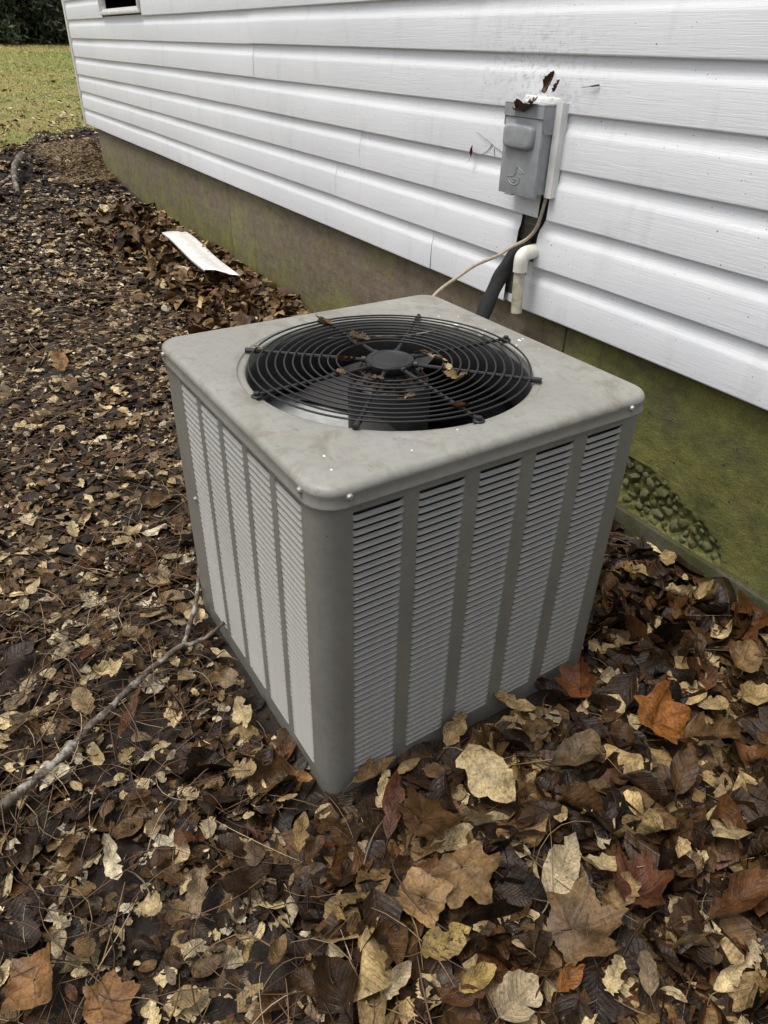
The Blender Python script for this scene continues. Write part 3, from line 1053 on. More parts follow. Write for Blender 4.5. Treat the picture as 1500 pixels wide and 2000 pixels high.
tag(MB().tube(spline(slot, 5), .0105, 10).build('black_conduit', RUBBER, ang=80), 'black wire sleeve in the slot of the siding below the grey box', 'conduit')
dp = empty('drain_pipe', (-.8535, 1.08, .50))
tag(dp, 'white plastic drain pipe with an elbow sticking out of the siding', 'pipe')
pe = [(-.866, 1.165, .664), (-.863, 1.120, .663), (-.860, 1.100, .662), (-.858, 1.086, .657), (-.8565, 1.080, .645), (-.856, 1.080, .614)]
pe = [(x + .8535, y - 1.08, z - .50) for x, y, z in spline(pe, 5)]
m = MB().tube(pe, .0205, 18)
m.build('elbow', PVC, dp, 50)
P = [(-.0028, 0, .14), (-.0015, 0, .06), (.0045, 0, -.004)]
pp = MB().tube(spline(P, 3), .0162, 18, cap=False)
pp.tube(spline([(a, b, c_) for a, b, c_ in P], 3), .0138, 18, cap=False)
tag(pp.build('pipe', PVC_OLD, dp, 50), 'stained lower length of the drain pipe')

# ------------------------------------------------------------------ piece of siding lying on the leaves
sc_a, sc_b = Vector((-3.99, .975, .128)), Vector((-2.93, .900, .126))
V, F = [], []
nL = 14
dirv = (sc_b - sc_a)
per = Vector((-dirv.y, dirv.x, 0)).normalized()
sp_prof = [(-.080, .000), (-.078, .010), (-.03, .012), (.018, .012), (.026, .008), (.040, .006), (.070, .006), (.078, .003)]
for i in range(nL + 1):
    f = i / nL
    c_ = sc_a + dirv * f
    for j, (w_, h_) in enumerate(sp_prof):
        jag = .02 * rr.uniform(-1, 1) if i in (0,) else 0
        V.append(c_ + per * w_ + dirv.normalized() * (jag + (.05 * (w_ / .07) if i == nL else 0)) + Vector((0, 0, h_ + .006 * math.sin(f * 7) + .012 * f * (w_ < 0))))
m8 = len(sp_prof)
for i in range(nL):
    for j in range(m8 - 1):
        F.append((i * m8 + j, i * m8 + j + 1, (i + 1) * m8 + j + 1, (i + 1) * m8 + j))
scrap = mesh('siding_scrap', V, [f[::-1] for f in F], VTRIM, None, 50)
mo = scrap.modifiers.new('thickness', 'SOLIDIFY'); mo.thickness = .002
tag(scrap, 'loose white strip of siding lying on the leaves by the foundation', 'siding strip')

# ------------------------------------------------------------------ fallen branches
def rough_tube(m, pts, r0, r1, n=9, seg=5):
    sp = spline(pts, seg)
    k = len(sp)
    rad = [(r0 + (r1 - r0) * i / (k - 1)) * (1 + .10 * math.sin(i * 1.7) + random.uniform(-.06, .06)) for i in range(k)]
    sp = [p + Vector((random.gauss(0, 1), random.gauss(0, 1), random.gauss(0, 1))) * r0 * .10 for p in sp]
    m.tube(sp, rad, n)
BR = [[-.2685, -.640, .012], [-.2625, -.5648, .012], [-.2592, -.5164, .012], [-.2748, -.4766, .012], [-.3028, -.4239, .013], [-.3515, -.3494, .014], [-.414, -.2542, .016], [-.4594, -.1766, .018], [-.4850, -.1105, .020]]
br = empty('fallen_branch', (-.35, -.35, .0))
tag(br, 'long bare forked branch lying on the litter left of the unit', 'branch')
def brl(P): return [(x + .35, y + .35, z) for x, y, z in P]
m = MB(); rough_tube(m, brl([[a_, b_, c_ + .006] for a_, b_, c_ in BR]), .0110, .0062); m.build('stem', BARK, br, 80)
m = MB(); rough_tube(m, brl([[-.4850, -.1105, .020], [-.5387, -.0775, .030], [-.5915, -.0463, .033], [-.6606, -.0164, .035], [-.7362, .0135, .036]]), .0064, .0042); m.build('twig', BARK, br, 80)
m = MB(); rough_tube(m, brl([[-.4850, -.1105, .020], [-.4831, -.0699, .024], [-.4926, -.0363, .026], [-.5078, -.0058, .030]]), .0056, .0036); m.build('twig', BARK, br, 80)
m = MB(); rough_tube(m, brl([[-.2900, -.449, .016], [-.276, -.437, .020], [-.262, -.432, .022]]), .003, .0018, 6); m.build('twig', BARK, br, 80)
b2 = empty('fallen_branch', (-6.0, .3, .15))
tag(b2, 'short mossy branch with a fork lying on the litter before the lawn', 'branch')
def b2l(P): return [(x + 6.0, y - .3, z - .15) for x, y, z in P]
m = MB(); rough_tube(m, b2l([[-6.75, .495, .285], [-6.45, .3944, .235], [-6.176, .3487, .205], [-5.9, .318, .185], [-5.6183, .2934, .16]]), .028, .014); m.build('stem', BARK, b2, 80)
m = MB(); rough_tube(m, b2l([[-6.30, .372, .20], [-6.01, .2098, .17], [-5.7258, .0677, .15], [-5.45, -.06, .13]]), .018, .011); m.build('twig', BARK, b2, 80)

# ------------------------------------------------------------------ leaves
PAL = {
    'white': (.84, .80, .70), 'cream': (.74, .63, .42), 'creamgrey': (.58, .51, .39), 'creamtan': (.54, .42, .24), 'paletan': (.42, .32, .185),
    'yellow': (.42, .32, .13), 'yellowtan': (.34, .24, .11), 'tan': (.26, .175, .09), 'tanspot': (.36, .24, .125), 'tangrey': (.23, .155, .088), 'tanstripe': (.34, .235, .125),
    'tanbrown': (.18, .112, .052), 'brown': (.105, .058, .024), 'greybrown': (.16, .118, .075), 'pinkgrey': (.31, .245, .18), 'rustbrown': (.140, .064, .026),
    'darkbrown': (.040, .023, .011), 'black': (.020, .012, .006), 'rust': (.26, .105, .040), 'rustred': (.135, .055, .030), 'orange': (.36, .150, .042), 'orangetan': (.36, .20, .085), 'orangebrown': (.30, .165, .070),
}
def grid_tpl(kind, nr, nc, r):
    """leaf as nr+1 rows along the midrib by nc points across; returns t, s, half width, faces, uv"""
    t = np.linspace(0, 1, nr + 1)
    if kind == 'serrate': w = np.sin(np.pi * t ** .82) ** .72
    elif kind == 'lance': w = np.sin(np.pi * t ** .9) ** .95
    elif kind == 'round': w = np.sin(np.pi * t ** .75) ** .52
    elif kind == 'frag': w = (np.sin(np.pi * np.clip(t * .8 + .14, 0, 1)) ** .5)
    elif kind == 'crumple': w = np.sin(np.pi * t ** .9) ** .55
    else: w = np.sin(np.pi * t) ** .7
    w = np.maximum(w, .015)
    wl_, wr_ = w.copy(), w.copy()
    jag = {'serrate': .10, 'frag': .30, 'crumple': .26}.get(kind, .05)
    wl_ *= 1 + r.uniform(-jag, jag * .6, nr + 1)
    wr_ *= 1 + r.uniform(-jag, jag * .6, nr + 1)
    if kind in ('frag', 'crumple'):
        for a in (wl_, wr_):
            k = r.integers(1, nr)
            a[k] *= r.uniform(.3, .7)
    if nr >= 12:            # torn bites in the rim of the bigger leaves
        for a in (wl_, wr_):
            for _ in range(r.integers(0, 3)):
                k = r.integers(2, nr - 1); a[k] *= r.uniform(.45, .8)
                if r.random() < .5: a[k + 1] *= r.uniform(.6, .9)
    s = np.linspace(-1, 1, nc)
    T = np.repeat(t[:, None], nc, 1)
    S = np.repeat(s[None], nr + 1, 0)
    Wd = np.where(S < 0, wl_[:, None], wr_[:, None])
    T = T + (r.uniform(-.35, .35, T.shape) * (np.abs(S) > .9) + .0) / nr * (jag > .06)
    # side points lean forward like the veins do
    T = np.clip(T + .05 * np.abs(S) * np.sin(np.pi * T), 0, 1.02)
    i = np.arange(nr * nc).reshape(nr, nc)[:, :-1].ravel()
    F = np.stack([i, i + 1, i + nc + 1, i + nc], -1)
    y = S * Wd
    return dict(x=T.ravel() - .5, y=y.ravel() * .5, F=F, uv=np.stack([T.ravel(), (S * np.maximum(Wd, .2)).ravel()], -1), n=T.size)

def maple_tpl(r, na=40, square=False):
    th = np.linspace(-np.pi, np.pi, na, endpoint=False)
    if square:
        base = .50 / np.maximum(np.abs(np.cos(th + .2)), np.abs(np.sin(th + .2))) * .82
        rad = base * (1 + r.uniform(-.05, .05, na))
    else:
        lob = [(0, .60, .34), (.90, .55, .34), (-.90, .55, .34), (1.85, .42, .36), (-1.85, .42, .36)]
        rad = np.full(na, .42) * (.78 + .22 * np.cos(th))
        for a, h, wd in lob:
            d = np.abs((th - a + np.pi) % (2 * np.pi) - np.pi)
            rad = np.maximum(rad, h * np.clip(1 - .62 * (d / (wd * 1.5)) ** 1.1, 0, 1))
            for q in (-.22, .22):
                d2 = np.abs((th - a - q + np.pi) % (2 * np.pi) - np.pi)
                rad = np.maximum(rad, h * .86 * np.clip(1 - .7 * (d2 / .17) ** 1.2, 0, 1))
        rad *= 1 + r.uniform(-.06, .06, na)
    fr = [.04, .32, .58, .80, 1.0]
    P = []
    for f in fr:
        sm = rad if f > .7 else (rad * f + np.mean(rad) * (1 - f))
        P.append(np.stack([np.cos(th) * sm * f, np.sin(th) * sm * f], -1))
    P = np.concatenate(P)
    F = []
    for k in range(len(fr) - 1):
        for j in range(na):
            l = (j + 1) % na
            F.append((k * na + j, k * na + l, (k + 1) * na + l, (k + 1) * na + j))
    F = np.array(F)
    return dict(x=P[:, 0] + (0 if square else -.06), y=P[:, 1], F=F, uv=P.copy(), n=len(P))

def leaves(tpl, pos, L, ratio, yaw, pitch, rollr, curl, bend, fold, twist, crum, r):
    """all leaves of one template at once: (n, nv, 3) points"""
    n = len(L)
    x = np.repeat(tpl['x'][None], n, 0)
    y = tpl['y'][None] * ratio[:, None]
    z = np.zeros_like(x)
    ph = r.uniform(0, 6.28, (n, 6))
    z = z + fold[:, None] * np.abs(y)
    c = np.where(np.abs(curl) < .05, .05, curl)[:, None]
    ky = c * y * 2
    z = z + (1 - np.cos(ky)) / (2 * c)
    y = np.sin(ky) / (2 * c)
    b = np.where(np.abs(bend) < .05, .05, bend)[:, None]
    kx = b * x
    z = z + (1 - np.cos(kx)) / b
    x = np.sin(kx) / b
    z = z + crum[:, None] * (np.sin(x * 9 + ph[:, :1]) * np.sin(y * 13 + ph[:, 1:2]) + .6 * np.sin(x * 21 + ph[:, 2:3]) * np.cos(y * 24 + ph[:, 3:4]))
    x = x + crum[:, None] * .5 * np.sin(y * 19 + ph[:, 4:5])
    a = twist[:, None] * x
    y, z = y * np.cos(a) - z * np.sin(a), y * np.sin(a) + z * np.cos(a)
    a = rollr[:, None]
    y, z = y * np.cos(a) - z * np.sin(a), y * np.sin(a) + z * np.cos(a)
    a = pitch[:, None]
    x, z = x * np.cos(a) - z * np.sin(a), x * np.sin(a) + z * np.cos(a)
    a = yaw[:, None]
    x, y = x * np.cos(a) - y * np.sin(a), x * np.sin(a) + y * np.cos(a)
    V = np.stack([x, y, z], -1) * L[:, None, None]
    V[:, :, 2] -= V[:, :, 2].min(1, keepdims=True) * .75
    return V + pos[:, None, :]

def in_unit(x, y, mrg):
    c, s = math.cos(PSI), math.sin(PSI)
    u, v = x * c + y * s, -x * s + y * c
    return (u > -LX + INS - mrg) & (u < -INS + mrg) & (v > INS - mrg) & (v < LY - INS + mrg)

cpx, cpy = CAM_P.x, CAM_P.y
def visible(P, mrg):
    d = P - np.array(CAM_P)
    zf = d @ np.array(cf)
    sx = (d @ np.array(cr)) / np.maximum(zf, .01) * 1378.8
    sy = (d @ np.array(cu)) / np.maximum(zf, .01) * 1378.8
    return (zf > .05) & (np.abs(sx) < 750 + mrg) & (np.abs(sy) < 1000 + mrg)

def sstep(a, b, x): 
    q = np.clip((x - a) / (b - a), 0, 1)
    return q * q * (3 - 2 * q)
def zone_big(x, y):      # big loose leaves: right of the unit and along the foundation
    r = sstep(-.22, .02, y - .25 * np.clip(x, -1, .1)) * sstep(-.35, -.05, x)
    f = sstep(.45, .95, y) * sstep(-.1, -.8, x) * sstep(-5.5, -4.2, x)
    return np.maximum(r, f)

PN = list(PAL)
def pick(names, p, n, r): return np.array([PAL[q] for q in r.choice(names, n, p=np.array(p) / sum(p))])
C_BIG = (['darkbrown', 'brown', 'rustbrown', 'tanbrown', 'tan', 'paletan', 'creamtan', 'cream', 'greybrown', 'black', 'rust', 'yellowtan'], [38, 22, 7, 6, 3, 4, 4.5, 6.5, 4, 17, .8, 1.5])
C_PILE = (['brown', 'tanbrown', 'tan', 'paletan', 'creamtan', 'cream', 'darkbrown', 'rustbrown'], [22, 20, 16, 9, 6, 4, 18, 6])
C_SML = (['darkbrown', 'brown', 'greybrown', 'tanbrown', 'tan', 'paletan', 'creamgrey', 'cream', 'white', 'black', 'pinkgrey', 'rustbrown'], [34, 15, 9, 7, 4, 5, 6, 9, 5.5, 16, 3, 4])

def scatter(n, x0, x1, y0, y1, r):
    return r.uniform(x0, x1, n), r.uniform(y0, y1, n)

lr = np.random.default_rng(23)
HERO = [
([0.0686, 0.2571, 0.0], [0.1984, 0.2723, 0.0], 0.62, 'serrate', 'cream', 'large cream toothed leaf with dark veins lying before the right face of the unit'),
([0.1945, 0.5985, 0.0], [0.1926, 0.7122, 0.0], 0.95, 'maple', 'orange', 'bright orange maple leaf with raised lobes on the brown litter right of the unit'),
([0.0788, 0.5787, 0.0], [0.0, 0.5873, 0.0], 0.9, 'maple', 'rust', 'rust orange maple leaf with folded sides just below the far right corner of the unit'),
([0.2126, 0.0111, 0.0], [0.2804, 0.0701, 0.0], 0.95, 'square', 'tanspot', 'square tan leaf with a cluster of black spots in its middle'),
([0.1582, 0.0656, 0.0], [0.136, 0.1616, 0.0], 1.0, 'maple', 'brown', 'broad brown maple leaf lying just above the square spotted leaf'),
([0.1447, 0.0245, 0.0], [0.0384, 0.1419, 0.0], 0.33, 'lance', 'rustred', 'long rust red leaf curled upright near the front corner of the unit'),
([0.0874, 0.0587, 0.0], [0.0218, 0.1091, 0.0], 0.38, 'frag', 'cream', 'narrow cream leaf piece leaning on the long rust red leaf'),
([0.199, 0.1205, 0.0], [0.2967, 0.1295, 0.0], 0.7, 'maple', 'tan', 'folded tan maple leaf pointing away from the square spotted leaf'),
([0.3871, 0.1746, 0.0], [0.4297, 0.2693, 0.0], 0.85, 'maple', 'tangrey', 'very broad flat tan maple leaf with a grey patch'),
([0.4249, 0.2687, 0.0], [0.3943, 0.3533, 0.0], 0.55, 'frag', 'tanstripe', 'tan leaf piece with dark stripes overlapping a rust red maple leaf'),
([0.4336, 0.3143, 0.0], [0.3952, 0.389, 0.0], 0.8, 'maple', 'rustred', 'rust red maple leaf half hidden under a striped tan piece'),
([0.4567, 0.1322, 0.0], [0.4499, 0.1948, -0.0], 0.45, 'lance', 'orange', 'small rust orange leaf with a twisted tip near the bottom of the pile'),
([0.3137, -0.0078, 0.0], [0.3252, 0.0772, 0.0], 0.55, 'serrate', 'yellow', 'yellowish folded leaf with black holes below the square spotted leaf'),
([0.4426, 0.0389, 0.0], [0.4304, 0.1209, 0.0], 0.7, 'serrate', 'creamgrey', 'wide cream and grey leaf with a strong midrib at the lower edge of the pile'),
([0.1032, -0.5152, 0.0], [0.0195, -0.4985, 0.0], 0.95, 'square', 'orangebrown', 'large orange brown leaf with a curled right edge in the near left corner'),
([0.1458, -0.4617, 0.0], [0.1449, -0.3944, 0.0], 0.9, 'maple', 'orangebrown', 'brown maple leaf next to the large orange brown leaf in the near left corner'),
([-0.5077, -0.3016, 0.0], [-0.477, -0.2335, 0.0], 0.62, 'crumple', 'cream', 'crumpled cream leaf lying left of the long forked branch'),
([-0.6333, -0.1654, 0.0012], [-0.5883, -0.1216, 0.0008], 0.75, 'serrate', 'paletan', 'pale tan leaf lying flat behind the long forked branch'),
([-0.2806, -0.0643, 0.0], [-0.2062, -0.0664, 0.0], 0.6, 'crumple', 'cream', 'ragged cream leaf beside the left face of the unit near its base'),
([-0.1395, -0.1298, 0.0], [-0.102, -0.0987, 0.0], 0.85, 'frag', 'paletan', 'flat pale leaf fragment in front of the unit left of its front corner'),
([0.3577, 0.2171, 0.0], [0.2908, 0.3194, 0.0], 0.45, 'serrate', 'creamgrey', 'long cream leaf with toothed rolled sides above the broad flat tan leaf'),
([-2.7885, 0.7846, 0.0554], [-3.0168, 0.8239, 0.057], 1.1, 'maple', 'rust', 'reddish maple leaf lying on the near end of the white siding scrap'),
([0.1992, 0.9083, 0.0], [0.1419, 1.015, 0.0], 0.8, 'serrate', 'tan', 'large tan leaf standing upright near the right edge of the pile'),
([-0.0302, 0.3904, 0.0], [0.0425, 0.4612, 0.0], 0.32, 'serrate', 'creamtan', 'long rolled cream leaf lying against the foot of the louvred right face'),
([0.0309, 0.2318, 0.0], [-0.0094, 0.3239, 0.0], 0.55, 'serrate', 'paletan', 'pale veined leaf leaning on the foot of the louvred right face'),
([0.0446, 0.6404, 0.0], [0.0643, 0.6986, 0.0], 0.6, 'serrate', 'creamgrey', 'pale toothed leaf next to the rust orange leaf at the unit corner'),
([0.1851, 0.3934, 0.0], [0.1593, 0.513, 0.0], 0.55, 'serrate', 'greybrown', 'grey brown leaf with a pale base left of the bright orange maple leaf'),
([-0.6319, -0.4729, 0.0003], [-0.6614, -0.3935, 0.0007], 0.6, 'serrate', 'darkbrown', 'flat dark brown leaf lying at the far end of the branch beside the left border'),
([-0.3085, -0.2919, 0.0], [-0.4084, -0.23, 0.0], 0.2, 'lance', 'rustbrown', 'narrow reddish brown leaf under the thick middle of the long branch'),
([0.0794, -0.1047, 0.0], [0.0085, -0.0463, 0.0], 0.42, 'lance', 'yellowtan', 'narrow yellowish leaf standing on edge in front of the front corner'),
([0.102, -0.1012, 0.0], [0.0643, -0.0388, 0.0], 0.55, 'lance', 'brown', 'smooth brown leaf beside the narrow yellowish standing leaf'),
([-0.0639, -0.0554, 0.0], [-0.0459, -0.0071, 0.0], 0.42, 'serrate', 'orangetan', 'orange tan leaf tucked under the front corner of the unit'),
([0.009, 0.048, 0.0], [0.0095, 0.1371, 0.0], 0.45, 'serrate', 'tan', 'tan veined leaf trapped under the base of the louvred right face'),
([0.0649, 0.5189, 0.0], [-0.022, 0.5252, 0.0], 0.5, 'serrate', 'darkbrown', 'dark leaf in the shade at the foot of the right face'),
([0.0954, 0.5046, 0.0], [0.1658, 0.549, 0.0], 0.5, 'serrate', 'darkbrown', 'dark wet leaf between the two orange maple leaves'),
([0.261, 0.6634, 0.0], [0.276, 0.8029, 0.0], 0.5, 'serrate', 'tanbrown', 'tan leaf just right of the bright orange maple leaf'),
([0.2446, 0.8291, 0.0], [0.252, 0.9407, 0.0], 0.5, 'serrate', 'creamtan', 'cream leaf with raised rim near the right border'),
([0.3187, 0.5358, 0.0], [0.2795, 0.671, 0.0], 0.45, 'serrate', 'brown', 'brown leaf standing behind the dark matted patch'),
([0.3789, 0.37, 0.0], [0.336, 0.2883, 0.0], 0.42, 'serrate', 'cream', 'cream toothed leaf half unrolled above the rust red maple leaf'),
([0.5388, 0.3108, 0.0], [0.4706, 0.3162, 0.0], 0.4, 'lance', 'darkbrown', 'long dark leaf with a cream edge in the near right part of the pile'),
([0.5271, 0.2577, 0.0], [0.4878, 0.2799, 0.0], 0.55, 'serrate', 'pinkgrey', 'pinkish grey leaf standing below the long dark leaf'),
([0.5045, 0.4191, 0.0], [0.5092, 0.5572, 0.0], 0.4, 'lance', 'rustbrown', 'long rusty leaf with pale torn edge at the right border'),
([0.5836, 0.34, 0.0], [0.5661, 0.4052, 0.0], 0.4, 'serrate', 'cream', 'small bright cream leaf by a dark twig near the right border'),
([0.4968, 0.2, 0.0], [0.4724, 0.2468, 0.0], 0.5, 'frag', 'cream', 'pale ragged leaf hanging above the near right litter'),
([0.3358, -0.0913, 0.0], [0.3185, -0.0275, 0.0], 0.45, 'serrate', 'creamgrey', 'grey cream folded leaf left of the wide cream leaf at the lower edge'),
([0.3836, -0.0169, 0.0], [0.4052, 0.0452, 0.0], 0.42, 'lance', 'rustbrown', 'rusty brown leaf between two pale leaves at the lower edge'),
([0.3842, 0.0098, 0.0], [0.3859, 0.0795, 0.0], 0.42, 'serrate', 'yellow', 'yellow cream leaf lying above the rusty brown one at the lower edge'),
([-0.2546, -0.3384, 0.0], [-0.3138, -0.3488, 0.0], 0.6, 'crumple', 'cream', 'crumpled pale leaf just before the thick end of the branch'),
([-0.1142, -0.3621, 0.0], [-0.0265, -0.3706, 0.0], 0.35, 'crumple', 'white', 'bleached ragged leaf skeleton in the needle covered area'),
([0.0192, -0.3417, 0.0], [0.0593, -0.3206, 0.0], 0.8, 'crumple', 'cream', 'bleached torn leaf in the needle covered area'),
([0.0159, -0.2477, 0.0], [0.0858, -0.2757, 0.0], 0.45, 'frag', 'pinkgrey', 'pinkish grey leaf piece crossed by a needle'),
([0.1613, -0.208, 0.0], [0.1875, -0.2352, 0.0], 0.5, 'serrate', 'creamtan', 'cream leaf rolled lengthwise left of the near centre'),
([0.2161, -0.2145, 0.0], [0.1853, -0.1673, 0.0], 0.45, 'serrate', 'tan', 'tan leaf rolled lengthwise before the unit corner'),
([0.2123, -0.2997, 0.0], [0.1853, -0.2665, 0.0], 0.4, 'serrate', 'greybrown', 'grey brown leaf in the near left litter'),
([-1.2757, -0.0485, 0.0086], [-1.2416, -0.0186, 0.0086], 0.8, 'serrate', 'paletan', 'pale leaf standing out on the dark litter left of the unit'),
([-1.1219, 0.0478, 0.0081], [-1.0776, -0.0109, 0.0068], 0.8, 'serrate', 'tan', 'small tan leaf left of the lower left edge of the unit'),
([-2.4635, -0.0175, 0.0229], [-2.1564, -0.0605, 0.0179], 0.5, 'serrate', 'orangetan', 'orange tan leaf on the dark litter far left of the unit'),
([-2.458, 1.1279, 0.0587], [-2.3597, 1.1634, 0.0558], 0.8, 'serrate', 'tan', 'tan leaf standing against the concrete behind the unit top')]
HC = np.array([[(a[0] + b[0]) / 2, (a[1] + b[1]) / 2, min(.15, max(.06, math.hypot(a[0] - b[0], a[1] - b[1])))] for a, b, *_r in HERO])
def under_hero(x, y):
    """1 where a leaf would lie on top of one of the big single leaves"""
    d = np.min(np.hypot(x[:, None] - HC[None, :, 0], y[:, None] - HC[None, :, 1]) / HC[None, :, 2], 1)
    return 1 - sstep(.45, .85, d)
allV, allF, allC, allU, base_i = [], [], [], [], 0
mpV, mpF, mpC, mpU, mp_i = [], [], [], [], 0
PALE = [0]
C_CHIP = (['white', 'cream', 'creamgrey', 'paletan', 'tan', 'brown', 'darkbrown', 'black'], [12, 16, 12, 10, 8, 12, 16, 14])
def litter(n, rect, keep_d, res, size_mul=1.0, lift=(0., .03), mrg=260):
    """n leaves in the rectangle, thinned towards the distance range keep_d, as the mesh detail res"""
    global base_i, mp_i
    x, y = scatter(n, *rect, lr)
    d = np.hypot(x - cpx, y - cpy)
    k = (d > keep_d[0]) & (d <= keep_d[1]) & ~in_unit(x, y, .012) & ((y < 1.142) | (x < -6.76))
    k &= (x > border_x(y) + .05) 
    P = np.stack([x, y, gz(x, y)], -1)
    k &= visible(P, mrg)
    x, y, P = x[k], y[k], P[k]
    n = len(x)
    zb = zone_big(x, y)
    big = lr.random(n) < zb
    L = np.where(big, lr.gamma(9, .0080, n).clip(.03, .125), lr.gamma(7, .0050, n).clip(.014, .07)) * size_mul
    if res == 0 or True:
        cl_ = .5 + .25 * np.sin(x * 3.1 + 1.7 * y) + .25 * np.sin(x * 7.3 - 4.1 * y + 2)
        kp = big | (lr.random(n) < .66 + .45 * cl_)
        x, y, P, zb, big, L = x[kp], y[kp], P[kp], zb[kp], big[kp], L[kp]
        n = len(x)
    uh = under_hero(x, y)
    P[:, 2] += lr.uniform(lift[0], lift[1], n) * np.where(big, 1.25, .65) * (1 - .85 * uh) - .006 * uh
    P[:, 2] -= .012 * sstep(.03, .0, np.where(in_unit(x, y, .06), 0, 1))
    bigc, smlc = pick(*C_BIG, n, lr), pick(*(C_CHIP if PALE[0] else C_SML), n, lr)
    bigc = np.where((x < -.6)[:, None], pick(*C_PILE, n, lr), bigc)
    col = np.where(big[:, None], bigc, smlc) * lr.uniform(.7, 1.25, (n, 1))
    top = (P[:, 2] - gz(x, y)) / (lift[1] + 1e-6)
    kinds = ['serrate', 'serrate', 'lance', 'round', 'frag', 'crumple', 'maple']
    pb = np.array([.40, .0, .12, .10, .18, .10, .10]); ps = np.array([.28, .0, .08, .12, .32, .18, .02])
    kk = np.where(big, lr.choice(7, n, p=pb / pb.sum()), lr.choice(7, n, p=ps / ps.sum()))
    flat = np.where(big, 1.25, .7) * (1 - .75 * uh)
    for ki, kind in enumerate(kinds):
        for var in range(3):
            idx = np.where((kk == ki) & (np.arange(n) % 3 == var))[0]
            if not len(idx): continue
            tp = maple_tpl(lr, 20 if res < 2 else 30) if kind == 'maple' else grid_tpl(kind, *((4, 3), (6, 5), (9, 5))[res], lr)
            m = len(idx)
            f = flat[idx]
            # leaves near the walls lie flat so that they do not stick into them
            nearw = in_unit(x[idx], y[idx], .07) | (y[idx] > 1.09)
            f = np.where(nearw, f * .4, f)
            V = leaves(tp, P[idx], L[idx] * (1.25 if kind == 'maple' else 1), lr.uniform(.5, .85, m) if kind != 'lance' else lr.uniform(.28, .42, m),
                       lr.uniform(0, 6.28, m), lr.normal(0, .22, m) * f, lr.normal(0, .28, m) * f,
                       lr.normal(.3, 1.3, m) * f, lr.normal(.3, .9, m) * f, lr.normal(.15, .35, m) * f, lr.normal(0, .9, m) * f, lr.uniform(.01, .035, m), lr)
            Cc = np.repeat(col[idx][:, None, :], tp['n'], 1) * lr.uniform(.88, 1.12, (m, tp['n'], 1))
            Cc = np.concatenate([Cc, np.repeat(lr.uniform(0, .5, (m, 1, 1)), tp['n'], 1)], -1)
            if kind == 'maple':
                mpV.append(V.reshape(-1, 3)); mpC.append(Cc.reshape(-1, 4)); mpU.append(np.tile(tp['uv'], (m, 1)))
                mpF.append((tp['F'][None] + (np.arange(m) * tp['n'])[:, None, None] + mp_i).reshape(-1, 4)); mp_i += m * tp['n']
            else:
                allV.append(V.reshape(-1, 3)); allC.append(Cc.reshape(-1, 4)); allU.append(np.tile(tp['uv'], (m, 1)))
                allF.append((tp['F'][None] + (np.arange(m) * tp['n'])[:, None, None] + base_i).reshape(-1, 4)); base_i += m * tp['n']
    return n
n1 = litter(26000, (-1.6, 1.35, -1.5, 1.142), (0, 1.7), 1, 1.0, (-.004, .016))
n1 += litter(15000, (-1.6, 1.35, -1.5, 1.142), (0, 1.7), 2, 1.0, (.008, .030))
n2 = litter(46000, (-3.6, 1.35, -1.6, 1.142), (1.7, 3.6), 0, 1.05, (0, .032))
n3 = litter(26000, (-5.6, -1.5, -1.6, 1.142), (3.6, 5.6), 0, 1.15, (0, .035))
n4 = litter(22000, (-8.8, -3.5, -1.6, 2.6), (5.6, 10), 0, 1.35, (0, .035))
PALE[0] = 1
n5 = litter(15000, (-2.6, 1.2, -1.4, 1.142), (0, 3.0), 0, .36, (.012, .034))
n5 += litter(16000, (-6, -1.0, -1.6, 1.142), (3.0, 6.5), 0, .7, (.015, .038))
PALE[0] = 0
n5 += litter(16000, (-8.5, .6, -5.5, -.8), (0, 12), 0, 1.5, (0, .03), 2600)      # the mat goes on beyond the frame
print('litter leaves', n1, n2, n3, n4)
lit = np_mesh('leaf_litter', np.concatenate(allV), np.concatenate(allF), LEAF, np.concatenate(allC), np.concatenate(allU))
tag(lit, 'thick mat of dead brown and cream leaves covering the ground', 'leaf litter', kind='stuff')
lit2 = np_mesh('maple_leaf_litter', np.concatenate(mpV), np.concatenate(mpF), MAPLE, np.concatenate(mpC), np.concatenate(mpU))
tag(lit2, 'lobed maple leaves mixed through the mat of dead leaves', 'leaf litter', kind='stuff')
print('tris', 2 * (len(lit.data.polygons) + len(lit2.data.polygons)))

# leaves strewn over the lawn edge
def lawn_leaves():
    n = 900
    y = lr.uniform(-1.5, 4, n); x = border_x(y) - lr.exponential(1.6, n)
    P = np.stack([x, y, gz(x, y) + .02], -1)
    tp = grid_tpl('round', 4, 3, lr)
    V = leaves(tp, P, lr.uniform(.03, .075, n), lr.uniform(.6, .9, n), lr.uniform(0, 6, n), lr.normal(0, .3, n), lr.normal(0, .3, n), lr.normal(0, 1, n), lr.normal(0, 1, n), lr.normal(0, .3, n), lr.normal(0, .5, n), lr.uniform(.01, .03, n), lr)
    c = pick(['cream', 'white', 'paletan', 'brown', 'creamgrey', 'tan'], [3, 2, 3, 4, 3, 3], n, lr)
    Cc = np.concatenate([np.repeat(c[:, None], tp['n'], 1), np.zeros((n, tp['n'], 1))], -1)
    o = np_mesh('lawn_leaves', V.reshape(-1, 3), (tp['F'][None] + (np.arange(n) * tp['n'])[:, None, None]).reshape(-1, 4), LEAF, Cc.reshape(-1, 4), np.tile(tp['uv'], (n, 1)))
    tag(o, 'pale fallen leaves strewn over the edge of the lawn', 'leaves', kind='stuff')
lawn_leaves()

